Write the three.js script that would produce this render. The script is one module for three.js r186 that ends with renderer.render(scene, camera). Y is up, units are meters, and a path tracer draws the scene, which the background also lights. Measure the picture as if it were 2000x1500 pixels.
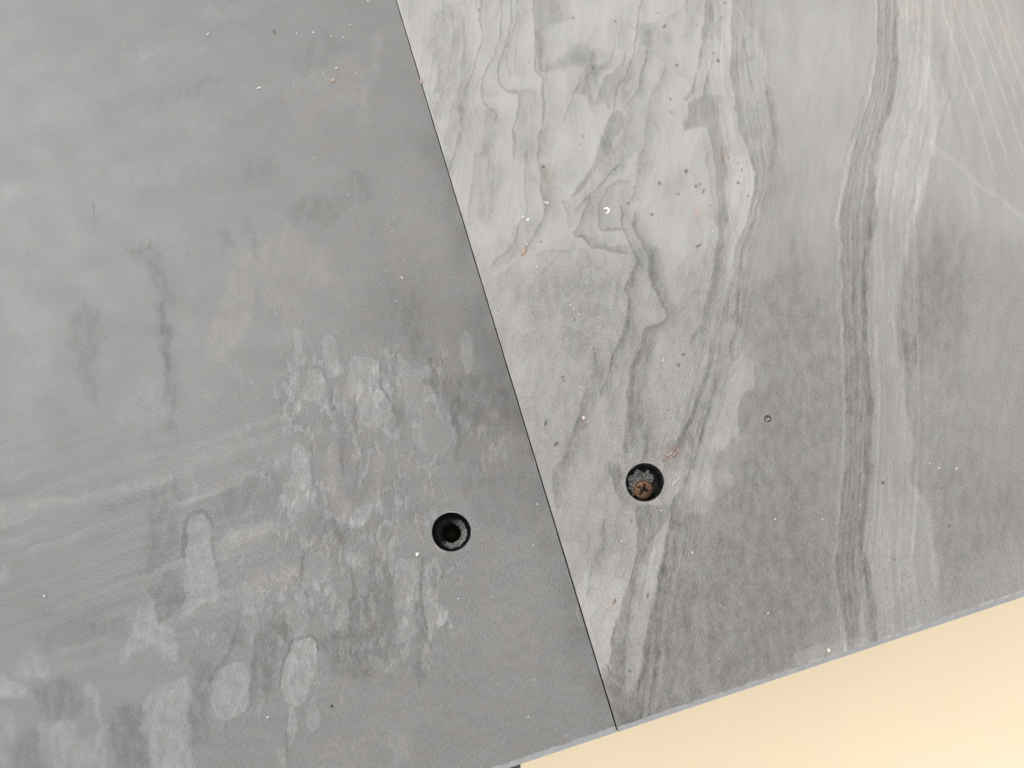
import * as THREE from 'three';
import { mergeGeometries, mergeVertices } from 'three/addons/utils/BufferGeometryUtils.js';
import { createNoise2D, createNoise3D } from 'simplex-noise';
import { Brush, Evaluator, SUBTRACTION } from 'three-bvh-csg';

// ------------------------------------------------------------------ camera, sky, sun, exposure
// All lengths on the stone are measured in quarter millimetres (U) from the middle of the view; y is up, the slabs' top is y = 0.
const U = 0.00025, CX = 1000, CY = 750;
const X = (u) => (u - CX) * U, Z = (v) => (v - CY) * U;
const H = 0.40, FOOT = [900, 1150];                      // height of the lens above the stone and the point right below it
const scene = new THREE.Scene();
const camera = new THREE.PerspectiveCamera(2 * Math.atan(750 * U / H) * 180 / Math.PI, 4 / 3, 0.02, 40);
camera.position.set(X(FOOT[0]), H, Z(FOOT[1]));
camera.up.set(0, 0, -1);
camera.lookAt(X(FOOT[0]), 0, Z(FOOT[1]));
camera.setViewOffset(1024, 768, (CX - FOOT[0]) / 2000 * 1024, (CY - FOOT[1]) / 1500 * 768, 1024, 768);

const renderer = new THREE.WebGLRenderer({ antialias: true });
renderer.setSize(1024, 768);
renderer.toneMapping = THREE.LinearToneMapping;
renderer.toneMappingExposure = 1.9;
renderer.shadowMap.enabled = true;
renderer.shadowMap.type = THREE.PCFSoftShadowMap;

const SUN = new THREE.Vector3(-0.62, 0.95, -0.5).normalize();
{
  const w = 256, h = 128, d = new Float32Array(w * h * 4);
  for (let j = 0; j < h; j++) for (let i = 0; i < w; i++) {
    const el = ((j + 0.5) / h - 0.5) * Math.PI, az = ((i + 0.5) / w - 0.5) * 2 * Math.PI;
    const s = Math.sin(el), v = new THREE.Vector3(Math.cos(el) * Math.cos(az), s, Math.cos(el) * Math.sin(az));
    const c = Math.max(0, v.dot(SUN));
    const veil = s > 0 ? (1 + 2 * s) / 3 : 0.33 * Math.exp(4 * s);      // an overcast sky, brighter overhead
    const glow = 1.1 * Math.pow(c, 5);                                   // and round the veiled sun
    const L = 0.80 * (veil + glow), o = (j * w + i) * 4;
    d[o] = L * 0.97; d[o + 1] = L * 0.99; d[o + 2] = L * 1.03; d[o + 3] = 1;
  }
  const t = new THREE.DataTexture(d, w, h, THREE.RGBAFormat, THREE.FloatType);
  t.mapping = THREE.EquirectangularReflectionMapping; t.magFilter = THREE.LinearFilter; t.minFilter = THREE.LinearFilter; t.needsUpdate = true;
  scene.background = t; scene.environment = t;
}
const sun = new THREE.DirectionalLight(new THREE.Color(1, 0.965, 0.92), 0.65);
sun.position.copy(SUN).multiplyScalar(3); sun.target.position.set(0, 0, 0);
sun.castShadow = true; sun.shadow.radius = 24; sun.shadow.mapSize.set(2048, 2048);
Object.assign(sun.shadow.camera, { left: -1.2, right: 1.2, top: 1.2, bottom: -1.2, near: 0.1, far: 8 });
scene.add(sun, sun.target);

// ------------------------------------------------------------------ helpers
let seed = 7;
const rnd = () => { seed = (seed * 1664525 + 1013904223) >>> 0; return seed / 4294967296; };
const noise = createNoise2D(rnd), noise3 = createNoise3D(rnd);
const hash = (x, y) => { let n = (x * 374761393 + y * 668265263) | 0; n = Math.imul(n ^ (n >>> 13), 1274126177); return ((n ^ (n >>> 16)) >>> 0) / 4294967296; };
const toLin = (c) => (c <= 0.04045 ? c / 12.92 : Math.pow((c + 0.055) / 1.055, 2.4));
const toS = (c) => (c <= 0.0031308 ? c * 12.92 : 1.055 * Math.pow(c, 1 / 2.4) - 0.055);
const clamp = (v, a = 0, b = 1) => Math.min(b, Math.max(a, v));
const smooth = (a, b, v) => { const t = clamp((v - a) / (b - a)); return t * t * (3 - 2 * t); };
const used = {};
function numbered(name) { const n = used[name] = (used[name] ?? -1) + 1; return n ? `${name}_${String(n).padStart(3, '0')}` : name; }
function shade(m) { m.castShadow = true; m.receiveShadow = true; return m; }
function tag(o, label, category, group, kind) {
  o.userData.label = label; o.userData.category = category;
  if (group) o.userData.group = group;
  if (kind) o.userData.kind = kind;
  return o;
}
function thing(name, x = 0, y = 0, z = 0) { const g = new THREE.Group(); g.name = numbered(name); g.position.set(x, y, z); scene.add(g); return g; }
function part(name, geometry, material, parent) { const m = shade(new THREE.Mesh(geometry, material)); m.name = name; parent.add(m); return m; }
function catmull(pts, closed, step = 2.5) {
  const n = pts.length, out = [], P = (i) => (closed ? pts[(i + n) % n] : pts[clamp(i, 0, n - 1)]);
  for (let i = 0; i < (closed ? n : n - 1); i++) {
    const a = P(i - 1), b = P(i), c = P(i + 1), d = P(i + 2), k = Math.max(2, Math.ceil(Math.hypot(c[0] - b[0], c[1] - b[1]) / step));
    for (let s = 0; s < k; s++) {
      const t = s / k, t2 = t * t, t3 = t2 * t;
      out.push([0, 1, 2].map((q) => { const [e, f, g, h] = [a, b, c, d].map((p) => p[q] ?? 0); return 0.5 * (2 * f + (g - e) * t + (2 * e - 5 * f + 4 * g - h) * t2 + (3 * f - e - 3 * g + h) * t3); }));
    }
  }
  if (!closed) out.push([...pts[n - 1]]);
  return out;
}

// ------------------------------------------------------------------ the stone's own markings and some painted shade, laid out in quarter millimetres on its face
const STONE = 0.50;          // how light the stone is
class Face {
  constructor(x0, y0, w, h, off, warm, gloss) {
    Object.assign(this, { x0, y0, w, h, n: w * h, off, warm, gloss, green: off ? 1.1 : 0.4 });
    this.T = new Float32Array(this.n); this.A = new Float32Array(this.n); this.B = new Float32Array(this.n); this.R = new Float32Array(this.n);
    this.wx = new Float32Array(this.n); this.wy = new Float32Array(this.n); this.br = new Float32Array(this.n);
    this.cv = document.createElement('canvas'); this.cv.width = w; this.cv.height = h; this.g = this.cv.getContext('2d');
    for (let j = 0, o = 0; j < h; j++) for (let i = 0; i < w; i++, o++) {
      const x = x0 + i + off, y = y0 + j;
      this.wx[o] = 3.2 * noise(x / 46, y / 60) + 1.5 * noise(x / 15 + 9, y / 19) + 0.9 * noise(x / 5, y / 6 + 40);
      this.wy[o] = 3.2 * noise(x / 46 + 70, y / 60 - 31) + 1.5 * noise(x / 15 - 55, y / 19) + 0.9 * noise(x / 5 + 20, y / 6 - 40);
      this.br[o] = 0.5 * noise(x / 24 + 300, y / 48) + 0.35 * noise(x / 7, y / 13 + 200);
    }
  }
  each(f) { for (let j = 0, o = 0; j < this.h; j++) for (let i = 0; i < this.w; i++, o++) f(o, this.x0 + i, this.y0 + j); }
  // amt: lighter or darker, warm: towards pink, rel: relief, soft: blur, warp: how frayed, ragged: how patchy
  layer({ amt = 0, warm = 0, rel = 0, soft = 0, warp = 1, ragged = 0.35, fade = 0 }, draw) {
    const { w, h, n, g } = this;
    g.globalCompositeOperation = 'source-over'; g.fillStyle = '#000'; g.fillRect(0, 0, w, h);
    g.globalCompositeOperation = 'lighter';
    const level = (a) => { const k = Math.round(255 * clamp(a)); return `rgb(${k},${k},${k})`; };
    const path = (pts) => { g.beginPath(); pts.forEach(([x, y], i) => (i ? g.lineTo(x - this.x0, y - this.y0) : g.moveTo(x - this.x0, y - this.y0))); g.closePath(); };
    g.globalCompositeOperation = 'lighten';
    draw({
      blob: (pts, a = 1) => { g.fillStyle = level(a); path(catmull(pts, true)); g.fill(); },
      line: (pts, a = 1) => {
        g.fillStyle = level(a); const c = catmull(pts.map((p) => [p[0], p[1], p[2] ?? 4]), false, 1.5);
        for (const [x, y, k] of c) { g.beginPath(); g.arc(x - this.x0, y - this.y0, Math.max(0.4, k / 2), 0, 7); g.fill(); }
      },
      dot: (x, y, r, a = 1, q = 1, turn = 0) => { g.fillStyle = level(a); g.beginPath(); g.ellipse(x - this.x0, y - this.y0, r, r * q, turn, 0, 7); g.fill(); },
    });
    const px = g.getImageData(0, 0, w, h).data;
    let m = new Float32Array(n), t = new Float32Array(n);
    for (let o = 0; o < n; o++) m[o] = px[o * 4] / 255;
    const r = Math.round(soft);
    if (r > 0) for (let pass = 0; pass < 2; pass++) {
      const k = 1 / (2 * r + 1);
      for (let j = 0; j < h; j++) { let s = 0; const b = j * w; for (let i = -r; i <= r; i++) s += m[b + clamp(i, 0, w - 1)]; for (let i = 0; i < w; i++) { t[b + i] = s * k; s += m[b + Math.min(w - 1, i + r + 1)] - m[b + Math.max(0, i - r)]; } }
      for (let i = 0; i < w; i++) { let s = 0; for (let j = -r; j <= r; j++) s += t[clamp(j, 0, h - 1) * w + i]; for (let j = 0; j < h; j++) { m[j * w + i] = s * k; s += t[Math.min(h - 1, j + r + 1) * w + i] - t[Math.max(0, j - r) * w + i]; } }
    }
    const wide = fade ? Float32Array.from(m) : null;
    if (fade) for (let pass = 0; pass < 2; pass++) for (let j = 0; j < h; j++) { let s = 0; const b = j * w, e = 3; for (let i = 0; i < w; i++) { s = s * 0.86 + wide[b + i] * 0.14; t[b + i] = s; } wide.set(t.subarray(b, b + w), b); }
    for (let j = 0, o = 0; j < h; j++) for (let i = 0; i < w; i++, o++) {
      const fx = clamp(i + warp * this.wx[o], 0, w - 1.001), fy = clamp(j + warp * this.wy[o], 0, h - 1.001), a = fx | 0, b = fy | 0, u = fx - a, v = fy - b, q = b * w + a;
      let k = (m[q] * (1 - u) + m[q + 1] * u) * (1 - v) + (m[q + w] * (1 - u) + m[q + w + 1] * u) * v;
      if (fade) k = Math.max(k, fade * Math.min(1, 2.2 * wide[q]));
      if (k < 0.004) continue;
      k *= clamp(1 + ragged * 1.6 * this.br[o], 0, 1.5);
      this.T[o] += amt * k; this.A[o] += warm * k; this.B[o] += rel * k;
    }
  }
  textures() {
    const { w, h, n, T, A, B } = this, c = new Uint8Array(n * 4), b = new Uint8Array(n * 4), r = new Uint8Array(n * 4);
    for (let o = 0; o < n; o++) {
      const a = A[o], m = this.warm, q = [T[o] + 1.6 + m + a, T[o] - 0.7 + this.green - 0.1 * m - 0.25 * a, T[o] - 3.6 - 1.25 * m - 0.8 * a];
      for (let k = 0; k < 3; k++) c[o * 4 + k] = Math.round(255 * clamp(toS(STONE * toLin(clamp(q[k] / 255)))) + hash(o, k) - 0.5);
      b[o * 4] = b[o * 4 + 1] = b[o * 4 + 2] = Math.round(clamp(128 + B[o] * 255 + hash(o, 5) - 0.5, 0, 255));
      r[o * 4] = r[o * 4 + 1] = r[o * 4 + 2] = Math.round(255 * clamp(this.R[o]));
      c[o * 4 + 3] = b[o * 4 + 3] = r[o * 4 + 3] = 255;
    }
    const make = (d, s) => { const t = new THREE.DataTexture(d, w, h); t.wrapS = t.wrapT = THREE.MirroredRepeatWrapping; t.magFilter = THREE.LinearFilter; t.minFilter = THREE.LinearMipmapLinearFilter; t.generateMipmaps = true; if (s) t.colorSpace = THREE.SRGBColorSpace; t.needsUpdate = true; return t; };
    return new THREE.MeshPhysicalMaterial({ map: make(c, true), bumpMap: make(b), bumpScale: 0.0006, roughnessMap: make(r), roughness: 1, metalness: 0, ior: 1.5, specularIntensity: this.gloss });
  }
}
// grain of the sawn face: sand (s), brushing along the picture's length (v) or across (a)
function grain(f, sand, brushV, brushA, relief = 1) {
  const { w, h } = f;
  f.each((o, x, y) => {
    const X1 = x + f.off, s = sand(x, y), v = brushV(x, y), a = brushA(x, y);
    const coarse = noise(X1 / 5.2, y / 5.6 + 900), fine = noise(X1 / 2.2 + 40, y / 2.3), slant = noise((X1 + y * 0.8) / 3.2, (X1 * 0.8 - y) / 9 + 77);
    const bv = noise(X1 / 2.7, y / 17 + 500), ba = noise(X1 / 19 + 60, y / 2.8);
    f.T[o] += s * (12 * fine + 5 * coarse + 8 * slant) + 10.5 * v * bv + 4 * a * ba + 3.0 * (hash(x, y) - 0.5);
    f.B[o] += relief * s * (0.14 * coarse + 0.12 * slant + 0.11 * fine) + 0.06 * v * bv + 0.02 * a * ba;
    const pit = noise(X1 / 3.2 + 700, y / 3.2 - 300);
    if (pit > 0.66) { const k = s * (pit - 0.66) / 0.3; f.T[o] -= 46 * k; f.B[o] -= 0.3 * k; }
    if (pit < -0.70) { f.T[o] += 42 * s * (-pit - 0.70) / 0.26; }
    f.A[o] += 1.5 * noise(X1 / 70 + 5, y / 60 + 8) + 1.2 * noise(X1 / 23, y / 27 - 60);
  });
}
const SEAM = (v) => 774.5 + 0.3028 * v;          // the joint between the two slabs
const EDGE = (u) => 1430 - 0.3335 * (u - 1208);  // their long outer edge

// -------- right slab: pale stone with dark flowing veins, then banded grey
const track = (pts, y) => { for (let i = 1; i < pts.length; i++) if (y < pts[i][1] || i === pts.length - 1) { const [a, b] = pts[i - 1], [c, d] = pts[i], t = clamp((y - b) / (d - b), -1, 2); return a + (c - a) * t; } };
const BAND = [[1713, -12], [1712, 90], [1700, 176], [1662, 300], [1642, 420], [1642, 600], [1650, 760], [1648, 880], [1640, 1000], [1628, 1100], [1640, 1250], [1650, 1450]];
const VEIN = [[1440, -12], [1436, 130], [1456, 250], [1478, 350], [1462, 428], [1436, 500], [1412, 620], [1380, 740], [1350, 830], [1318, 960], [1306, 1060], [1282, 1180], [1258, 1320], [1250, 1450]];
const saw = (v) => { const f = v - Math.floor(v); return Math.min(1, f * 14) * Math.exp(-2.6 * f); };
const RF = new Face(760, -12, 1260, 1470, 0, 3.0, 0.75);
RF.each((o, x, y) => {
  const top = smooth(0, 520, y), low = smooth(700, 1250, y);  // base tone dims down the slab, painting in shade at its lower end
  const bend = 34 * noise(x / 210 + 4, y / 250) + 9 * noise(x / 50, y / 70 + 20) + 0.16 * y * smooth(400, 800, y), fl = 1 - Math.abs(noise((x + bend) / 17, y / 210)), fl2 = 1 - Math.abs(noise((x + bend) / 7 + 60, y / 120)), band = noise((x + 0.5 * bend) / 30 + 90, y / 330);
  const pale = smooth(1500, 1420, x), c = track(BAND, y), q = x - c + 1.6 * noise(x / 9, y / 8 + 40) + 2.5 * noise(x / 40, y / 36 + 7), e = x - track(VEIN, y);
  const lines = 0.7 * noise(q / 15, y / 620) + 0.5 * noise(q / 6 + 50, y / 380 + 9), sub = smooth(-200, -20, q) * smooth(215, 130, q);
  const near = smooth(-95, -30, e) * smooth(80, 30, e) * smooth(1450, 1100, y), thin = noise(e / 6.5 + 0.3 * noise(x / 25, y / 30 + 3), y / 330 + 77);
  RF.T[o] = 198 - 5 * top - 9 * low + 3 * noise(x / 190, y / 260) + 2.4 * noise(x / 60 + 8, y / 110) + 1.5 * noise(x / 22, y / 60 + 50) + 3 * band - pale * (saw(0.5 + (x + bend) / 30 + 0.9 * noise(x / 80 + 5, y / 150)) * 13 * smooth(-0.5, 0.5, noise(x / 70 + 31, y / 110)) + saw((x + bend) / 13 + 1.4 * noise(x / 60 + 55, y / 130)) * 10 * smooth(-0.5, 0.4, noise(x / 50 + 3, y / 90 + 80)) - 5) + (1 - pale) * 1.6 * noise(x / 9, y / 140 + 33) + lines * (0.5 + 6 * sub * smooth(-30, 10, q) + 2.5 * sub) + near * 10 * thin;
  RF.R[o] = 0.56 + 0.05 * noise(x / 90, y / 140);
});
RF.layer({ amt: -10, soft: 30, warp: 2, ragged: 0.1 }, (d) => { d.blob([[1500, 330], [1480, 480], [1440, 640], [1420, 800], [1360, 960], [1290, 1120], [1230, 1290], [1150, 1500], [2300, 1500], [2300, 620], [1800, 420], [1640, 330]]); });
RF.layer({ amt: -11, soft: 1, warp: 1.6, ragged: 0.1 }, (d) => {                    // the darker, plainer half
  d.blob([[1484, -60], [1492, 100], [1496, 200], [1502, 300], [1494, 380], [1474, 450], [1458, 520], [1450, 600], [1442, 640], [1450, 690], [1472, 712], [1474, 760], [1446, 776], [1440, 850], [1404, 885], [1392, 930], [1400, 970], [1372, 1000], [1340, 1010], [1318, 1045], [1300, 1090], [1284, 1150], [1264, 1245], [1246, 1330], [1236, 1362], [1214, 1345], [1190, 1322], [1170, 1312], [1150, 1500], [2200, 1500], [2200, -60]]);
});
RF.layer({ amt: -9, soft: 26, warp: 4, ragged: 0.5 }, (d) => {
  d.blob([[1455, 560], [1640, 600], [1660, 800], [1600, 1000], [1650, 1180], [1500, 1330], [1230, 1420], [1260, 1260], [1330, 1080], [1450, 880]]);
  d.blob([[1810, 380], [1900, 420], [1890, 600], [1800, 700], [1770, 620], [1785, 480]], 0.8);
  d.blob([[1830, 930], [1990, 960], [1970, 1110], [1850, 1170], [1800, 1090]], 1);
  d.blob([[1170, 1300], [1260, 1260], [1420, 1310], [1290, 1420], [1190, 1450]], 0.9);
  d.blob([[1470, 690], [1570, 690], [1620, 780], [1520, 860], [1460, 840]], 0.6);
});
RF.layer({ amt: 6, soft: 22, warp: 4, ragged: 0.4 }, (d) => {
  d.blob([[1570, 300], [1640, 300], [1636, 560], [1636, 640], [1600, 600], [1575, 460]]);
  d.blob([[1900, 470], [2050, 440], [2050, 900], [1940, 900], [1880, 650]], 0.9);
  d.blob([[1510, 40], [1680, 30], [1690, 130], [1640, 190], [1530, 160]], 0.8);
  d.blob([[1900, 1090], [2050, 1060], [2050, 1180], [1900, 1190]], 1);
  d.blob([[1720, 980], [1800, 1000], [1830, 1150], [1730, 1190], [1700, 1080]], 0.9);
});
RF.layer({ amt: 5, warm: 2.7, soft: 18, warp: 3 }, (d) => {
  d.blob([[1745, -20], [1860, -20], [1850, 60], [1790, 60], [1750, 40]]);
  d.line([[1540, 176, 14], [1620, 182, 14], [1700, 196, 12]], 0.8);
  d.line([[1860, 20, 70], [1960, 50, 80], [1990, 130, 50]], 0.8);
});
RF.layer({ amt: 11, soft: 1, warp: 1.2, ragged: 0.5 }, (d) => {                   // pale band
  d.blob([[1750, -30], [1790, -30], [1806, 60], [1815, 110], [1826, 170], [1834, 210], [1832, 250], [1828, 290], [1816, 335], [1800, 400], [1784, 450], [1773, 500], [1763, 560], [1750, 620], [1748, 655], [1762, 720], [1768, 770], [1778, 830], [1788, 880], [1780, 930], [1796, 960], [1816, 985], [1822, 1040], [1834, 1130], [1836, 1220], [1790, 1230], [1730, 1290], [1712, 1200], [1706, 1150], [1690, 1060], [1696, 970], [1702, 880], [1700, 760], [1694, 640], [1694, 560], [1704, 470], [1712, 420], [1708, 340], [1720, 270], [1742, 212], [1752, 130]], 0.85);
});
RF.layer({ amt: -19, soft: 1, warp: 0.9, ragged: 0.5 }, (d) => {                 // dark banding left of it
  d.blob([[1713, -30], [1715, 60], [1710, 120], [1700, 176], [1686, 216], [1666, 260], [1662, 300], [1648, 360], [1640, 430], [1641, 480], [1643, 550], [1642, 600], [1646, 640], [1650, 700], [1648, 760], [1650, 840], [1646, 900], [1640, 950], [1640, 1000], [1636, 1070], [1628, 1100], [1638, 1160], [1654, 1240], [1664, 1320], [1676, 1240], [1684, 1160], [1688, 1110], [1684, 1060], [1692, 1020], [1702, 930], [1704, 860], [1700, 830], [1706, 790], [1702, 740], [1696, 700], [1698, 650], [1694, 600], [1692, 570], [1698, 520], [1702, 470], [1712, 440], [1710, 390], [1708, 340], [1716, 295], [1728, 240], [1740, 212], [1746, 170], [1754, 120], [1754, 80], [1749, -30]], 0.75);
  d.line([[1745, -20, 9], [1750, 100, 11], [1744, 170, 10], [1735, 212, 11], [1722, 245, 9], [1710, 300, 9], [1703, 340, 9], [1704, 440, 15], [1695, 480, 11], [1690, 560, 12], [1688, 640, 11], [1690, 720, 12], [1696, 790, 15], [1694, 880, 11], [1690, 960, 14], [1684, 1020, 13], [1680, 1070, 10], [1692, 1110, 11], [1702, 1160, 11], [1708, 1220, 9], [1712, 1290, 5]], 1);
  d.line([[1660, 1090, 5], [1662, 1150, 6], [1668, 1230, 4]], 0.7); d.line([[1640, 1090, 4], [1648, 1160, 5], [1656, 1240, 3]], 0.6);
  d.blob([[1762, 642], [1786, 662], [1794, 690], [1786, 716], [1775, 740], [1768, 700], [1762, 670]], 0.8);
  d.line([[1838, 110, 12], [1850, 170, 12], [1870, 240, 10], [1880, 300, 8]], 0.35);
  d.line([[1500, 172, 14], [1508, 220, 16], [1514, 280, 12], [1504, 330, 6]], 0.5);
  d.line([[1546, 440, 14], [1552, 520, 18], [1556, 570, 12]], 0.35);
});
RF.layer({ amt: 18, soft: 1, warp: 0.9, ragged: 1 }, (d) => {                   // bright threads of the banding
  d.line([[1711, -20, 4], [1712, 100, 4], [1708, 130, 5], [1696, 190, 5], [1680, 240, 4], [1664, 290, 5], [1655, 330, 6], [1640, 400, 5], [1636, 440, 7], [1640, 470, 5], [1641, 560, 5], [1640, 600, 6], [1644, 640, 7], [1645, 700, 6], [1648, 780, 7], [1650, 880, 8], [1644, 930, 6], [1638, 990, 5], [1640, 1040, 5], [1630, 1080, 5], [1630, 1130, 6], [1640, 1200, 5], [1650, 1270, 4]], 0.9);
  d.line([[1725, -20, 4], [1727, 60, 4], [1724, 130, 5], [1720, 176, 5], [1708, 196, 4], [1700, 240, 4], [1688, 300, 4], [1678, 350, 3], [1664, 440, 4], [1664, 520, 4], [1660, 600, 4], [1668, 660, 4], [1668, 760, 4], [1668, 860, 4], [1662, 960, 4], [1656, 1040, 4]], 0.6);
  d.line([[1738, -20, 3], [1740, 96, 4], [1740, 128, 4], [1732, 180, 4], [1722, 220, 3], [1702, 290, 4], [1692, 340, 4], [1690, 420, 3], [1682, 520, 4], [1680, 600, 4], [1682, 680, 6], [1684, 740, 5], [1686, 800, 4], [1684, 900, 5], [1684, 940, 4], [1676, 1000, 3], [1672, 1100, 5], [1684, 1180, 4], [1690, 1250, 3]], 0.75);
  d.line([[1812, 60, 5], [1820, 200, 8], [1822, 290, 9], [1806, 340, 9], [1790, 390, 10], [1772, 450, 8], [1765, 490, 8], [1757, 530, 6], [1744, 590, 5], [1744, 630, 5], [1750, 660, 6], [1758, 720, 6], [1762, 780, 8], [1772, 850, 11], [1772, 930, 9], [1784, 966, 10], [1808, 990, 8], [1814, 1040, 8], [1820, 1090, 9], [1828, 1140, 7]], 0.36);
  d.line([[1800, 20, 3], [1806, 200, 4], [1806, 290, 4], [1788, 350, 5], [1770, 420, 5], [1748, 520, 4], [1730, 620, 4], [1736, 760, 4]], 0.3);
  d.line([[1770, -20, 3], [1778, 150, 4], [1772, 240, 4], [1752, 330, 5], [1740, 430, 4], [1722, 560, 4], [1712, 680, 3]], 0.35);
  d.line([[1735, 850, 8], [1738, 960, 8], [1744, 1020, 7]], 0.5);
  d.line([[1712, 620, 12], [1714, 720, 14], [1712, 800, 12]], 0.4);
});
RF.layer({ amt: 17, warm: 2, rel: -0.05, soft: 1, warp: 0.15, ragged: 0.4 }, (d) => {       // saw scratches, top right
  d.line([[1838, -10, 3], [1846, 34, 3], [1870, 106, 3], [1884, 152, 3.5], [1900, 194, 3], [1918, 254, 2.5], [1930, 298, 2.5], [1944, 345, 1.5]]);
  d.line([[1860, -10, 3], [1880, 50, 3], [1906, 124, 3], [1928, 196, 3], [1952, 266, 3], [1964, 300, 2.5], [1974, 345, 1.5]]);
  d.line([[1890, -10, 2.5], [1924, 86, 3], [1940, 130, 3], [1960, 184, 2.5], [1980, 244, 3], [2010, 330, 2.5]]);
  d.line([[1911, -10, 3], [1936, 66, 3], [1958, 120, 2.5], [1980, 182, 2.5], [2010, 268, 2.5]]);
  d.line([[1939, -10, 3], [1958, 50, 3], [1974, 104, 3], [2010, 198, 3]], 1);
  d.line([[1953, -10, 2.5], [1976, 56, 2], [2010, 146, 2.5]], 0.8);
  d.line([[1818, 100, 2], [1840, 176, 2.5], [1854, 220, 2]], 0.7);
  d.line([[1828, 96, 2], [1844, 136, 2.5], [1862, 186, 2], [1878, 236, 2]], 0.45);
});
RF.layer({ amt: 13, soft: 1, warp: 0.9, ragged: 0.5 }, (d) => {
  d.line([[1822, 282, 6], [1870, 322, 9], [1920, 364, 10], [1970, 402, 10], [2015, 436, 10]], 0.7);
  d.line([[1890, 345, 4], [1902, 380, 6], [1906, 430, 5]], 0.5); d.line([[1958, 400, 4], [1970, 450, 4]], 0.5);
  d.blob([[1552, 1276], [1600, 1260], [1640, 1252], [1690, 1246], [1690, 1262], [1640, 1276], [1566, 1302]], 0.9);
  d.blob([[1350, 918], [1364, 940], [1362, 958], [1350, 976], [1346, 952]], 1.3);
  d.blob([[1372, 940], [1400, 920], [1432, 928], [1426, 956], [1388, 982], [1374, 968]], 0.8);
  d.line([[1322, 950, 3], [1330, 985, 5], [1334, 995, 2]], 0.9); d.line([[1345, 960, 4], [1344, 980, 3]], 0.9);
  d.line([[1274, 1240, 5], [1272, 1310, 5], [1262, 1346, 6], [1260, 1400, 5]], 0.8);
  d.line([[1312, 1040, 4], [1304, 1150, 6], [1298, 1210, 6], [1292, 1280, 7], [1284, 1346, 8], [1276, 1400, 7]], 0.9);
  d.line([[1332, 1040, 8], [1322, 1090, 9], [1316, 1160, 6]], 0.6);
  d.line([[1300, 1370, 5], [1302, 1330, 3]], 0.4);
});
RF.layer({ amt: -16, warm: -0.6, soft: 1, warp: 1.5, ragged: 0.5, fade: 0.4 }, (d) => {           // middling grey flows
  d.blob([[1222, 222], [1236, 196], [1254, 168], [1264, 200], [1258, 250], [1242, 300], [1216, 318], [1186, 344], [1170, 330], [1196, 294], [1214, 262]], 0.75);
  d.blob([[1238, 100], [1262, 104], [1256, 150], [1236, 186], [1214, 214], [1212, 180], [1228, 140]], 0.7); d.blob([[1254, 46], [1286, 50], [1312, 74], [1306, 110], [1292, 128], [1276, 96]], 0.6);
  d.blob([[1296, 120], [1312, 118], [1290, 176], [1276, 240], [1266, 300], [1248, 350], [1238, 330], [1256, 280], [1266, 220], [1276, 180]], 0.55);
  d.blob([[1100, 128], [1140, 130], [1152, 160], [1140, 180], [1124, 172], [1108, 190], [1112, 160]], 0.5); d.blob([[1130, 150], [1166, 130], [1160, 176], [1146, 196]], 0.7);
  d.blob([[836, 60], [880, 10], [894, 60], [892, 130], [872, 180], [850, 230], [842, 190], [856, 140]], 0.6); d.blob([[790, -20], [838, -20], [842, 60], [836, 130], [824, 140], [806, 60]], 0.3);
  d.blob([[893, 160], [912, 170], [906, 240], [884, 300], [872, 330], [876, 260]], 0.6); d.blob([[900, 215], [938, 206], [960, 262], [944, 310], [914, 290]], 0.45); d.blob([[1016, 186], [1046, 180], [1054, 260], [1040, 310], [1020, 300], [1018, 240]], 0.5);
  d.blob([[936, 310], [966, 300], [960, 380], [944, 440], [930, 400]], 0.4); d.blob([[1058, 320], [1086, 350], [1084, 390], [1070, 420], [1060, 380]], 0.7); d.blob([[1012, 430], [1040, 440], [1024, 480], [1000, 500], [980, 500]], 0.45);
  d.blob([[1104, 400], [1130, 380], [1164, 350], [1150, 390], [1124, 420], [1116, 446]], 0.7); d.blob([[1172, 372], [1212, 358], [1226, 400], [1214, 450], [1180, 446], [1170, 412]], 0.55); d.blob([[1146, 400], [1166, 376], [1166, 440], [1180, 470], [1220, 478], [1200, 490], [1150, 470], [1130, 458]], 0.4);
  d.blob([[1330, -20], [1368, -20], [1356, 60], [1342, 110], [1326, 150], [1334, 90], [1344, 40]], 0.4); d.blob([[1450, -20], [1484, -20], [1492, 120], [1498, 220], [1490, 260], [1476, 170], [1462, 90]], 0.5); d.blob([[1440, 20], [1452, 60], [1462, 130], [1476, 200], [1480, 260], [1466, 270], [1446, 190], [1436, 120]], 0.55);
  d.blob([[1376, 246], [1392, 290], [1400, 360], [1402, 450], [1390, 520], [1370, 560], [1384, 460], [1386, 360], [1372, 290]], 0.35); d.blob([[1466, 300], [1494, 300], [1496, 360], [1484, 420], [1460, 490], [1442, 600], [1430, 600], [1440, 510], [1462, 430], [1476, 370]], 0.5);
  d.blob([[1232, 500], [1270, 480], [1286, 560], [1300, 610], [1280, 630], [1284, 580], [1262, 530]], 0.4); d.blob([[1196, 640], [1230, 590], [1224, 660], [1196, 720], [1176, 780], [1172, 730]], 0.4); d.blob([[1232, 700], [1262, 660], [1260, 720], [1252, 800], [1266, 880], [1240, 890], [1228, 800]], 0.55);
  d.blob([[1090, 640], [1130, 650], [1166, 700], [1150, 730], [1110, 690]], 0.35); d.blob([[1110, 850], [1150, 790], [1150, 850], [1120, 910], [1096, 960], [1092, 910]], 0.5); d.blob([[1286, 880], [1330, 850], [1360, 790], [1384, 720], [1392, 760], [1364, 850], [1326, 920]], 0.5);
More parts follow.
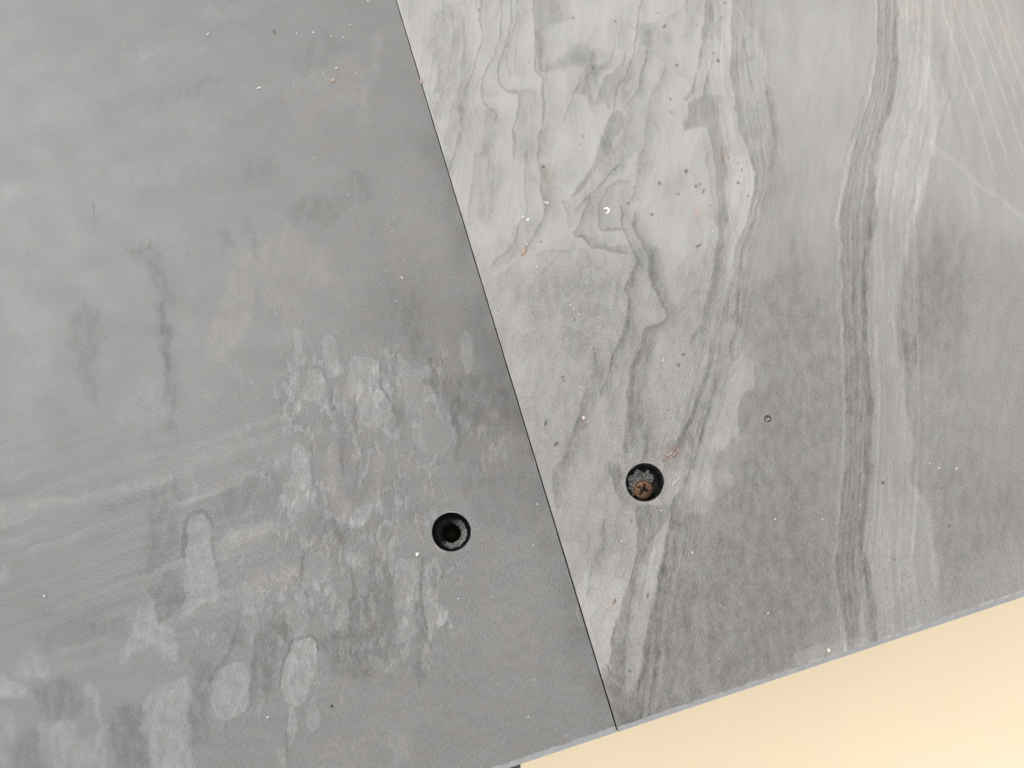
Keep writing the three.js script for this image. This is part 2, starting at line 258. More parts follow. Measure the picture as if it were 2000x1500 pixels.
  d.blob([[1146, 1130], [1172, 1060], [1184, 1020], [1186, 1070], [1170, 1120], [1152, 1180]], 0.5); d.blob([[1190, 900], [1224, 890], [1226, 990], [1206, 980]], 0.6); d.blob([[1310, 985], [1330, 960], [1336, 1000], [1316, 1080], [1300, 1160], [1290, 1140], [1304, 1060]], 0.7);
});
RF.layer({ amt: -29, warm: -0.6, rel: -0.04, soft: 0, warp: 0.9, ragged: 0.3, fade: 0.55 }, (d) => {                    // thin dark veins in the pale stone
  d.line([[938, -20, 4], [939, 46, 4], [941, 84, 4], [928, 128, 4], [904, 192, 6], [900, 214, 9], [900, 260, 8], [888, 300, 6], [876, 340, 3]], 0.8);
  d.line([[978, -20, 4], [980, 50, 4], [966, 104, 4], [947, 144, 4], [942, 172, 5], [944, 200, 5], [968, 222, 4], [966, 240, 4]], 0.9);
  d.line([[998, -20, 4], [1000, 36, 4], [990, 86, 4], [978, 120, 4], [974, 156, 4], [986, 174, 5], [1010, 182, 5], [1014, 200, 5], [1012, 230, 5], [1002, 256, 5], [1004, 276, 8], [1002, 310, 4]], 1);
  d.line([[1010, -20, 4], [1008, 36, 4], [994, 86, 3], [990, 120, 3.5], [994, 148, 3]], 0.9);
  d.line([[1014, 20, 5], [1008, 84, 3], [1006, 120, 4], [1010, 148, 3]], 0.8);
  d.line([[1042, -20, 4], [1044, 60, 4], [1046, 100, 6], [1048, 136, 4], [1061, 152, 5], [1062, 180, 6], [1060, 240, 6], [1050, 274, 6], [1054, 292, 6], [1052, 310, 5]], 0.95);
  d.line([[1046, 180, 3], [1048, 240, 3], [1036, 290, 3]], 0.4); d.line([[1036, 200, 3], [1040, 250, 3], [1030, 300, 3]], 0.4);
  d.line([[866, -10, 3], [872, 60, 4], [882, 110, 3]], 0.35); d.line([[884, 20, 3], [886, 90, 7], [874, 150, 5], [858, 200, 6], [848, 230, 5]], 0.5);
  d.line([[904, 40, 4], [906, 120, 9], [896, 180, 9], [880, 230, 7], [868, 280, 6]], 0.45); d.line([[862, 140, 5], [850, 180, 8]], 0.5);
  d.line([[845, 20, 3], [850, 60, 3], [848, 110, 4], [836, 160, 4]], 0.3);
  d.line([[930, 300, 5], [926, 360, 5], [918, 400, 5], [916, 440, 4]], 0.6); d.line([[968, 300, 4], [960, 370, 7], [956, 420, 4]], 0.4);
  d.line([[1030, 295, 5], [1026, 360, 5], [1028, 392, 6], [1027, 416, 4], [1014, 440, 4], [1004, 472, 4], [980, 500, 4], [962, 518, 4]], 0.75);
  d.line([[1052, 300, 5], [1058, 360, 5], [1064, 390, 7], [1064, 420, 6], [1040, 464, 6], [1028, 488, 6]], 0.75);
  d.line([[1048, 502, 3], [1066, 490, 3], [1092, 488, 3]], 0.5);
  d.line([[1254, -20, 3], [1248, 30, 3], [1240, 80, 3], [1230, 124, 4], [1220, 154, 4], [1206, 174, 3], [1200, 214, 3]], 1);
  d.line([[1265, 98, 5], [1258, 130, 6], [1250, 165, 7], [1240, 186, 5], [1222, 212, 5]], 0.9);
  d.line([[1300, 110, 4], [1296, 140, 5], [1284, 165, 7], [1272, 190, 6], [1266, 230, 8], [1258, 290, 8], [1250, 320, 9], [1246, 350, 6], [1236, 390, 5]], 0.55);
  d.line([[1216, 36, 3], [1212, 60, 3], [1210, 96, 3]], 0.6); d.line([[1227, 36, 3], [1236, 60, 3]], 0.6); d.line([[1199, 76, 4], [1200, 98, 4], [1186, 122, 8], [1170, 134, 5]], 0.7);
  d.line([[1342, -10, 4], [1342, 30, 3], [1338, 50, 3]], 0.5); d.line([[1395, 110, 3], [1384, 150, 4], [1374, 182, 4]], 0.5);
  d.line([[1166, 128, 4], [1150, 146, 3], [1128, 176, 3], [1108, 212, 5], [1102, 240, 3]], 0.8); d.line([[1135, 150, 3], [1130, 172, 7], [1118, 182, 5]], 0.7);
  d.line([[1210, 320, 4], [1185, 345, 4], [1160, 372, 4], [1140, 392, 5], [1123, 416, 3]], 0.85);
  d.line([[1210, 354, 6], [1188, 364, 5], [1180, 382, 5], [1170, 408, 5], [1170, 438, 5], [1182, 449, 5], [1210, 446, 4]], 0.85);
  d.line([[1154, 386, 6], [1142, 416, 6], [1124, 458, 6], [1140, 464, 7], [1160, 482, 7], [1188, 485, 11], [1210, 494, 6], [1226, 492, 3]], 0.95);
  d.line([[1212, 405, 4], [1220, 450, 5], [1230, 476, 6], [1244, 498, 7], [1248, 512, 7], [1238, 536, 11], [1229, 560, 13], [1230, 585, 7], [1226, 605, 6], [1224, 640, 9], [1214, 666, 9], [1196, 694, 5], [1188, 730, 4], [1174, 776, 4]], 1);
  d.line([[1240, 415, 4], [1238, 440, 6], [1248, 466, 9], [1268, 492, 12], [1271, 520, 12], [1280, 560, 7], [1294, 588, 6], [1304, 622, 8], [1284, 636, 9], [1263, 648, 12], [1258, 666, 10], [1246, 700, 11], [1236, 722, 13], [1231, 760, 14], [1232, 800, 16], [1226, 840, 12], [1222, 880, 9]], 1);
  d.line([[1244, 800, 9], [1254, 840, 11], [1262, 870, 10], [1256, 900, 9]], 0.8);
  d.line([[1160, 680, 5], [1164, 726, 9], [1150, 742, 9], [1143, 770, 7], [1132, 810, 9], [1122, 840, 8], [1112, 876, 9], [1100, 900, 8], [1088, 918, 9], [1084, 955, 10], [1090, 990, 6]], 0.65);
  d.line([[1196, 700, 3], [1206, 740, 3], [1192, 790, 4], [1180, 830, 3]], 0.35);
  d.line([[1190, 905, 6], [1200, 940, 11], [1210, 965, 12], [1222, 985, 6]], 0.5);
  d.line([[1182, 1015, 4], [1180, 1060, 8], [1172, 1078, 5], [1160, 1110, 5], [1148, 1160, 4]], 0.5); d.line([[1220, 1060, 4], [1212, 1090, 3], [1196, 1130, 3]], 0.35);
});
RF.layer({ amt: -28, warm: -0.6, rel: -0.04, soft: 0, warp: 0.9, ragged: 0.3, fade: 0.35 }, (d) => {                 // broader dark flows
  d.line([[1436, -20, 9], [1434, 40, 11], [1434, 100, 15], [1434, 150, 17], [1442, 190, 14], [1448, 235, 15], [1460, 275, 14], [1470, 310, 9], [1478, 348, 7], [1474, 386, 6], [1462, 428, 6], [1448, 462, 7], [1438, 490, 9], [1432, 540, 8], [1424, 580, 9], [1410, 630, 9], [1396, 662, 9], [1386, 700, 9], [1376, 740, 10], [1364, 776, 9], [1350, 820, 9], [1330, 856, 12], [1314, 890, 10]], 0.8);
  d.line([[1450, 60, 4], [1458, 110, 5], [1466, 150, 5], [1474, 185, 6], [1480, 220, 5], [1484, 260, 5], [1490, 300, 4], [1492, 340, 4], [1484, 390, 4], [1474, 420, 4], [1460, 455, 4], [1448, 500, 4], [1444, 560, 5], [1438, 605, 5], [1420, 625, 5], [1406, 655, 6], [1402, 700, 6], [1394, 760, 6], [1384, 800, 6], [1370, 845, 6], [1356, 895, 6], [1344, 930, 7], [1326, 965, 9], [1316, 1000, 11], [1306, 1060, 7], [1296, 1120, 8]], 0.75);
  d.line([[1440, 600, 7], [1436, 640, 6], [1430, 680, 9], [1432, 705, 6]], 0.7); d.line([[1500, 180, 7], [1510, 240, 7], [1512, 290, 6]], 0.35);
  d.blob([[1340, 186], [1352, 170], [1362, 130], [1372, 60], [1376, 10], [1384, -20], [1392, 0], [1392, 40], [1380, 75], [1372, 110], [1362, 140], [1358, 176], [1340, 196], [1332, 192]], 0.95);
  d.blob([[1344, 206], [1352, 196], [1372, 186], [1384, 184], [1398, 184], [1408, 192], [1404, 212], [1407, 250], [1413, 290], [1418, 330], [1417, 372], [1422, 430], [1416, 452], [1413, 480], [1402, 500], [1402, 470], [1401, 420], [1400, 370], [1398, 330], [1390, 292], [1384, 256], [1376, 246], [1350, 249], [1335, 253], [1334, 240], [1346, 224]], 0.95);
  d.line([[1406, 470, 11], [1401, 510, 12], [1396, 545, 12], [1384, 590, 15], [1376, 630, 16], [1356, 660, 8], [1348, 680, 4]], 0.8);
  d.line([[1380, 300, 8], [1388, 340, 7], [1394, 390, 6], [1400, 440, 5]], 0.4); d.line([[1384, 150, 5], [1378, 184, 8]], 0.6);
  d.blob([[1200, 216], [1218, 220], [1217, 246], [1200, 272], [1192, 298], [1168, 325], [1146, 356], [1128, 376], [1114, 388], [1124, 368], [1150, 334], [1164, 302], [1174, 272], [1186, 240]], 1);
  d.blob([[1221, 98], [1216, 116], [1206, 130], [1194, 146], [1178, 154], [1166, 190], [1152, 208], [1180, 199], [1194, 212], [1200, 184], [1214, 160], [1218, 130]], 0.75);
  d.blob([[1144, 132], [1160, 126], [1166, 142], [1150, 150], [1148, 178], [1160, 200], [1148, 208], [1150, 186], [1144, 160]], 0.6);
  d.blob([[946, 212], [970, 226], [978, 244], [964, 272], [950, 300], [938, 302], [946, 262]], 0.5);
  d.blob([[1048, -20], [1082, -20], [1098, 20], [1103, 40], [1084, 42], [1062, 60], [1058, 110], [1066, 138], [1054, 136], [1047, 90], [1045, 40]], 0.75);
  d.blob([[1246, 990], [1306, 990], [1302, 1012], [1284, 1042], [1268, 1062], [1258, 1090], [1244, 1130], [1230, 1210], [1222, 1290], [1218, 1336], [1194, 1316], [1192, 1296], [1196, 1246], [1208, 1210], [1218, 1170], [1232, 1130], [1244, 1080], [1246, 1040]], 0.85);
  d.blob([[1285, 1042], [1274, 1060], [1284, 1064], [1300, 1046]], 0.2);
  d.line([[1302, 1080, 6], [1288, 1140, 9], [1280, 1190, 9], [1270, 1250, 8], [1258, 1310, 8], [1248, 1350, 6]], 0.55); d.line([[1284, 1210, 5], [1282, 1280, 6], [1272, 1350, 5], [1268, 1396, 5]], 0.5);
  d.blob([[1174, 1308], [1192, 1320], [1216, 1340], [1236, 1364], [1258, 1408], [1206, 1424]], 0.55);
  d.blob([[1446, 776], [1474, 764], [1478, 800], [1460, 830], [1444, 846]], 0.35);
});
const follow = (pts, off, y0, y1, k, w) => { const out = []; for (let y = y0; y <= y1; y += 36) out.push([track(pts, y) + off * k(y) + 2.2 * noise(off * 3.1, y / 95) + 1.2 * noise(off * 5.7 + 9, y / 30), y, w * (1 + 0.5 * noise(off, y / 60 + 50))]); return out; };
const spread = (y) => 0.78 + 0.3 * smooth(100, 420, y) + 0.1 * smooth(900, 1200, y);
RF.layer({ amt: 13, soft: 0, warp: 0.5, ragged: 0.9 }, (d) => { [[9, 0.7], [18, 0.5], [27, 0.8], [36, 0.6], [62, 0.6], [74, 0.4], [92, 0.55], [108, 0.45], [122, 0.6], [134, 0.8]].forEach(([o, a]) => d.line(follow(BAND, o, -12, 1300, spread, 2.8), a)); });
RF.layer({ amt: -9, soft: 0, warp: 0.5, ragged: 0.6, fade: 0.3 }, (d) => {
  [[4, 0.7], [13, 0.6], [22, 0.6], [32, 0.5], [44, 0.9], [52, 1], [68, 0.3], [83, 0.35], [100, 0.3], [115, 0.35], [142, 0.5]].forEach(([o, a]) => d.line(follow(BAND, o, -12, 1310, spread, 2.8), a));
  const VA = [[886, -12], [887, 90], [876, 150], [858, 200], [846, 235], [826, 300]], VB = [[1032, 290], [1030, 390], [1012, 440], [984, 500], [960, 540]];
  [-86, -72, -58, -44, -33, -20, -8, 10, 20, 34].forEach((o, i) => d.line(follow(VA, o, -12, 230 + 20 * (i % 3), () => 1, 3), 0.35 + 0.25 * ((i * 7) % 3)));
  [-92, -78, -60, -46, -30, -16, 14].forEach((o, i) => d.line(follow(VB, o, 300 + 12 * (i % 4), 450 + 20 * (i % 3), () => 1, 3), 0.3 + 0.2 * ((i * 5) % 3)));
  [-22, -12, 8, 18, 30].forEach((o, i) => d.line(follow(VEIN, o, 20 + 90 * (i % 3), 960, () => 1, 2.6), 0.3 + 0.2 * (i % 3)));
});
RF.layer({ amt: -17, soft: 0, warp: 0.8, ragged: 0.35, fade: 0.5 }, (d) => {           // the bundle running down from the screw
  d.line([[1311, 985, 4], [1303, 1050, 5], [1292, 1105, 6], [1282, 1155, 7], [1272, 1205, 7], [1262, 1255, 7], [1252, 1310, 6], [1247, 1355, 4]], 1);
  d.line([[1326, 1000, 4], [1318, 1070, 4], [1308, 1140, 5], [1292, 1215, 4], [1285, 1280, 5], [1272, 1350, 5], [1268, 1402, 4]], 0.8);
  d.line([[1340, 1010, 3], [1334, 1090, 3], [1322, 1170, 4], [1310, 1250, 3], [1302, 1330, 4], [1294, 1392, 3]], 0.6); d.line([[1278, 1235, 3], [1272, 1290, 3], [1258, 1350, 4], [1252, 1405, 3]], 0.7);
  d.line([[1245, 985, 3], [1244, 1080, 3], [1231, 1135, 3], [1216, 1180, 3], [1201, 1230, 4], [1193, 1292, 4]], 0.9); d.line([[1262, 1000, 5], [1256, 1080, 6], [1240, 1150, 7], [1226, 1210, 6], [1214, 1290, 5]], 0.5);
  d.line([[1208, 900, 4], [1216, 960, 4]], 0.5);
});
RF.layer({ amt: -34, warm: -2.5, soft: 6, warp: 1.4, ragged: 0.3 }, (d) => {      // the blackest clouds
  d.blob([[1066, 134], [1082, 122], [1106, 112], [1118, 92], [1150, 88], [1160, 98], [1166, 124], [1142, 128], [1120, 128], [1092, 129], [1072, 138]], 0.9);
  d.blob([[1253, 52], [1271, 52], [1275, 80], [1266, 102], [1258, 92], [1250, 80]], 0.75);
  d.blob([[1290, 72], [1312, 76], [1308, 90], [1294, 88]], 0.35); d.line([[1196, 262, 14], [1180, 290, 12]], 0.3);
  d.line([[1272, 500, 10], [1276, 530, 12], [1282, 555, 8]], 0.4); d.blob([[1300, 350], [1330, 350], [1335, 372], [1304, 372]], 0.22);
});
RF.layer({ amt: -10, warm: -1, soft: 34, warp: 5, ragged: 1 }, (d) => {         // grey shading of the sandy part
  d.blob([[1040, 530], [1190, 515], [1225, 590], [1150, 650], [1060, 600]], 0.75);
  d.blob([[1110, 730], [1180, 720], [1130, 830], [1080, 850]], 0.6); d.blob([[1300, 860], [1360, 780], [1400, 850], [1340, 920]], 0.6);
  d.blob([[1180, 880], [1230, 890], [1220, 990], [1170, 960]], 0.6); d.blob([[800, 230], [860, 200], [890, 330], [860, 340]], 0.4);
  d.blob([[1440, 900], [1500, 860], [1500, 960], [1420, 1000]], 0.5);
});
RF.layer({ amt: 8, soft: 0, warp: 1.2, ragged: 0.3, fade: 0.3 }, (d) => {
  d.blob([[1306, 1000], [1302, 1050], [1290, 1110], [1276, 1180], [1262, 1250], [1246, 1320], [1236, 1362], [1222, 1340], [1226, 1290], [1232, 1210], [1248, 1130], [1262, 1092], [1284, 1050], [1296, 1020]], 0.9);
  d.blob([[1124, 1160], [1150, 1120], [1190, 1130], [1216, 1140], [1204, 1200], [1192, 1250], [1188, 1298], [1172, 1312]], 0.8);
  d.blob([[1452, 640], [1472, 700], [1474, 756], [1446, 776], [1438, 850], [1400, 880], [1390, 870], [1410, 800], [1428, 720], [1440, 660]], 0.9);
  d.line([[1412, 640, 12], [1400, 690, 11], [1388, 740, 11], [1372, 790, 10], [1352, 850, 9]], 0.8);
  d.blob([[1418, 330], [1440, 300], [1470, 330], [1474, 370], [1456, 430], [1436, 480], [1424, 520], [1418, 470], [1424, 430]], 0.4);
  d.line([[1424, 560, 10], [1428, 520, 9], [1440, 480, 7]], 0.7);
});
RF.layer({ amt: 8, soft: 8, warp: 3, ragged: 0.6 }, (d) => {                      // paler patches
  d.blob([[1000, 720], [1022, 704], [1030, 740], [1010, 770], [1004, 760]], 1); d.blob([[960, 610], [1030, 600], [1040, 660], [990, 690]], 0.6);
  d.blob([[1250, 540], [1280, 580], [1290, 620], [1256, 636], [1236, 610]], 0.7); d.blob([[1410, 40], [1430, 60], [1426, 140], [1404, 120]], 0.8);
  d.blob([[1480, 660], [1500, 640], [1468, 720]], 0.6); d.blob([[1160, 820], [1180, 800], [1172, 860], [1156, 890]], 0.6);
  d.blob([[1430, 300], [1470, 320], [1474, 360], [1440, 410], [1424, 360]], 0.7); d.blob([[905, 20], [935, 10], [938, 90], [912, 90]], 0.6);
});
RF.layer({ amt: -85, warm: 1, rel: -0.3, soft: 1, warp: 0.3, ragged: 0 }, (d) => {           // pores and grit holes
  for (const [x, y, r, q, t] of [[1416, 5, 2.4, 1, 0], [1410, 35, 1.8, 1, 0], [1406, 57, 1.6, 1, 0], [1394, 104, 2, 1, 0], [1403, 119, 3.2, 0.9, 0], [1322, 127, 2.6, 1, 0.4], [1310, 194, 2.2, 1, 0], [1311, 218, 2.4, 0.5, 0], [1298, 51, 3, 0.8, 2.2], [1202, 43, 2.4, 0.8, 2], [1120, 36, 2, 1, 0], [1285, 26, 1.6, 1, 0], [1362, 48, 1.6, 1, 0],
    [1062, 326, 3, 0.9, 0.4], [1102, 394, 1.8, 1, 0], [1228, 397, 3.6, 0.5, 2.4], [1274, 419, 3.4, 0.8, 0.2], [1288, 358, 3.2, 1, 0], [1325, 378, 3, 0.6, 2.6], [1360, 364, 3, 0.7, 0.2], [1367, 360, 2.2, 0.8, 2], [1375, 373, 6, 0.28, 2.05], [1387, 402, 1.8, 0.8, 2], [1442, 358, 3, 1, 0], [1462, 383, 2.8, 0.6, 2.4], [1449, 332, 2.2, 1, 0], [1442, 319, 1.8, 1, 0], [1425, 309, 2.4, 0.7, 2], [1341, 335, 4, 0.8, 2.6], [1364, 480, 6.5, 0.3, 2.6], [1057, 473, 2, 1, 0],
    [1123, 625, 3, 0.5, 0.7], [1099, 737, 3.6, 0.5, 2.9], [1101, 744, 3, 0.6, 2.9], [1066, 826, 5, 0.35, 1.8], [1087, 868, 5, 0.55, 2.5], [1334, 693, 2.6, 0.9, 0.3], [1326, 713, 3.2, 0.7, 2.4], [1200, 1175, 6, 0.36, 1.9], [1266, 1163, 4.6, 0.45, 1.8], [1230, 1311, 3.4, 0.5, 1.3], [1724, 943, 3.4, 0.9, 0], [1478, 948, 2, 0.6, 1.5], [1305, 801, 2.4, 0.5, 2.4], [1233, 1018, 3.4, 0.4, 1.8], [1138, 265, 2, 1, 0], [1134, 281, 1.5, 1, 0], [936, 19, 2, 1, 0], [1034, 121, 1.8, 0.6, 2.4], [1853, 1028, 2, 1, 0], [1747, 1093, 2, 1, 0], [1840, 953, 4, 0.25, 2.8]]) d.dot(x, y, r, 0.85, q, t);
  d.line([[1186, 1299, 2.5], [1191, 1314, 3], [1200, 1324, 2]], 0.8); d.line([[1205, 1208, 1.5], [1196, 1246, 2.5], [1193, 1262, 2]], 0.5);
  d.line([[1246, 428, 1.2], [1240, 438, 2]], 0.7);
});
RF.layer({ amt: -5, warm: 7, soft: 4, warp: 1, ragged: 0.5 }, (d) => {            // rust and oil tints
  d.blob([[1353, 408], [1364, 406], [1368, 430], [1356, 434]], 0.9); d.dot(1418, 308, 10, 0.9); d.dot(1340, 334, 5, 0.8); d.dot(1055, 476, 7, 0.6);
  d.blob([[1055, 330], [1075, 335], [1090, 360], [1075, 375], [1056, 350]], 0.5); d.dot(1022, 488, 12, 1, 0.7, 2); d.dot(1312, 884, 22, 0.8, 0.6, 2.4); d.dot(1196, 1180, 9, 0.6); d.dot(1314, 155, 8, 0.5); d.dot(1238, 715, 14, 0.3);
});
RF.layer({ amt: 34, soft: 1, warp: 0.5, ragged: 1.1 }, (d) => {                    // bruised crumbling arris
  d.line([[1568, 1297, 1.5], [1610, 1286, 2.6], [1680, 1262, 2], [1700, 1257, 1.2], [1730, 1246, 2.4], [1790, 1227, 3], [1850, 1206, 2.6], [1930, 1178, 3.6], [2010, 1150, 3]], 0.9);
  d.line([[1484, 1325, 2], [1504, 1318, 3.5], [1524, 1312, 3], [1538, 1306, 4]], 0.6); d.line([[1554, 1276, 2.5], [1560, 1294, 3]], 0.7);
});
grain(RF, (x, y) => 0.22 + 0.62 * smooth(440, 560, y) * (1 - 0.35 * smooth(1350, 1500, x)) + 0.16 * smooth(1400, 1800, x), (x, y) => 0.75 * smooth(900, 1150, y) + 0.2, (x, y) => 0.1);

RF.layer({ amt: -19, soft: 34, warp: 4, ragged: 0.25 }, (d) => {
  d.blob([[900, 500], [1010, 540], [1120, 500], [1220, 470], [1300, 520], [1420, 500], [1440, 640], [1400, 800], [1330, 900], [1300, 1000], [1230, 1080], [1150, 1120], [1060, 1080], [980, 800]], 1);
});
RF.layer({ amt: -11, soft: 60, warp: 4, ragged: 0.3 }, (d) => { d.blob([[1470, 560], [1700, 500], [2100, 560], [2100, 1000], [1800, 1000], [1500, 1400], [1200, 1450], [1240, 1250]]); });
// -------- left slab: smoother grey with clouds above and drip-like figures below
const LF = new Face(-14, -12, 1236, 1526, 5000, 0.8, 0.85);
LF.each((o, x, y) => {
  const dS = SEAM(y) - x;
  const fret = noise(x / 11 + 3, y / 34) + 0.5 * noise(x / 5, y / 13 + 70), where = Math.max(smooth(400, 580, x) * smooth(930, 860, x) * smooth(620, 720, y) * smooth(1400, 1240, y), 0.8 * smooth(800, 880, x) * smooth(760, 820, y) * smooth(960, 900, y)) * smooth(-0.5, 0.3, noise(x / 80, y / 120 + 15));
  const wob = 6 * noise(x / 30 + 8, y / 40), cell = noise((x + wob) / 25 + 44, (y + wob) / 52 + 3) + 0.25 * noise(x / 8, y / 15 + 88);
  LF.T[o] = 144 + 3 * noise(x / 260 + 3, y / 200) + 1.8 * noise((x + y * 0.4) / 120, y / 46 + 12) + 1.2 * noise(x / 38 + 30, y / 44) + where * (9 * smooth(0.05, 0.25, fret) * smooth(-0.4, 0.3, cell) - 7 * smooth(0.15, 0.5, -fret) + 11 * smooth(0.2, 0.26, cell) - 10 * smooth(0.04, 0.12, cell) * smooth(0.24, 0.18, cell)) - 3 * smooth(500, 900, y) * smooth(300, 800, x);
  const sw = y + 0.33 * x + 5 * noise(x / 120, y / 90 + 4); LF.T[o] += smooth(640, 480, x) * smooth(800, 900, y) * smooth(1330, 1180, y) * (4.2 * noise(sw / 22, x / 420 + 9) + 3 * noise(sw / 8 + 60, x / 240));
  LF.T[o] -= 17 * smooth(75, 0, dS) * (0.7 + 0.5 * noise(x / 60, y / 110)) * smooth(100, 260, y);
  LF.A[o] += 1.6 * smooth(350, 750, x) - 1.2;
  LF.R[o] = 0.47 + 0.04 * noise(x / 120, y / 90);
});
LF.layer({ amt: -13, soft: 40, warp: 4, ragged: 0.35 }, (d) => { d.blob([[760, 520], [900, 560], [1000, 700], [1060, 860], [960, 900], [860, 820], [800, 700], [700, 620]]); });
LF.layer({ amt: 10, soft: 9, warp: 3, ragged: 0.8 }, (d) => {
  d.blob([[235, 112], [262, 100], [275, 84], [300, 84], [318, 92], [300, 108], [280, 118]]); d.blob([[392, 32], [404, 20], [440, 22], [470, 6], [500, 2], [490, 20], [440, 34], [410, 44]], 0.9);
  d.line([[210, 170, 30], [330, 130, 24], [480, 60, 20]], 0.3); d.line([[380, 260, 40], [520, 180, 40], [640, 150, 20]], 0.35); d.line([[180, 350, 50], [330, 320, 60], [440, 330, 40]], 0.35);
  d.blob([[725, 78], [738, 70], [749, 78], [751, 110], [744, 150], [724, 156], [706, 220], [696, 240], [702, 180], [718, 130]], 0.85); d.line([[700, 220, 22], [704, 260, 18]], 0.5);
  d.line([[697, 270, 8], [692, 340, 9], [690, 420, 6]], 0.7); d.line([[20, 420, 90], [60, 700, 80], [30, 900, 80]], 0.35);
  d.blob([[280, 760], [300, 740], [330, 780], [300, 830], [240, 840], [230, 800]], 0.6); d.blob([[762, 1440], [780, 1424], [800, 1440], [806, 1480], [770, 1490]], 0.9);
  d.blob([[130, 480], [140, 450], [150, 500], [142, 520]], 0.3);
});
LF.layer({ amt: 8, warm: 3, soft: 5, warp: 2.4, ragged: 0.6 }, (d) => {
  d.blob([[462, 480], [490, 478], [501, 530], [494, 590], [488, 630], [470, 676], [442, 704], [408, 694], [404, 650], [424, 610], [440, 560]], 0.95);
  d.blob([[504, 500], [530, 462], [580, 440], [600, 470], [645, 500], [640, 550], [590, 570], [560, 600], [520, 590], [506, 540]], 0.75);
  d.blob([[560, 540], [590, 570], [580, 640], [556, 650], [545, 610]], 0.6); d.blob([[360, 560], [385, 540], [380, 640], [352, 660]], 0.4);
  d.blob([[640, 130], [690, 100], [720, 180], [660, 230], [600, 250], [560, 190]], 0.4); d.blob([[760, 400], [850, 440], [880, 560], [820, 640], [770, 560]], 0.4); d.blob([[850, 620], [900, 600], [900, 720], [850, 740]], 0.5);
  d.line([[410, 765, 18], [420, 770, 14]], 0.7);
});
LF.layer({ amt: 14, warm: 1.8, soft: 5, warp: 1.4, ragged: 0.5 }, (d) => {             // pale streaks across
  d.line([[250, 903, 5], [325, 885, 7], [362, 875, 7], [425, 857, 9], [500, 832, 10], [575, 806, 7]], 0.9);
  d.line([[-20, 1002, 20], [67, 982, 17], [150, 973, 14], [250, 950, 13], [312, 937, 14], [334, 930, 9]], 0.9);
  d.line([[370, 905, 24], [440, 885, 22], [500, 862, 18], [570, 838, 9]], 0.55);
  d.line([[340, 990, 10], [400, 967, 12], [450, 942, 9], [500, 924, 8], [565, 892, 7]], 0.95);
  d.line([[-20, 1066, 10], [40, 1052, 6]], 0.7); d.line([[50, 1082, 8], [125, 1052, 9], [200, 1024, 7], [262, 1003, 8]], 0.45); d.line([[-20, 1030, 24], [60, 1010, 18]], 0.5);
  d.line([[318, 1216, 8], [360, 1196, 14], [410, 1172, 15], [470, 1152, 18], [540, 1128, 22], [580, 1110, 12]], 0.95);
  d.blob([[425, 1078], [438, 1044], [470, 1030], [525, 1018], [520, 1050], [472, 1068], [436, 1094]], 0.95); d.line([[280, 1128, 14], [330, 1110, 12], [362, 1098, 10]], 0.6);
  d.line([[120, 1270, 14], [170, 1258, 14], [212, 1250, 10]], 0.9); d.line([[110, 1192, 16], [180, 1170, 14], [240, 1150, 12]], 0.5); d.line([[40, 1320, 22], [150, 1300, 20], [230, 1275, 14]], 0.35);
});
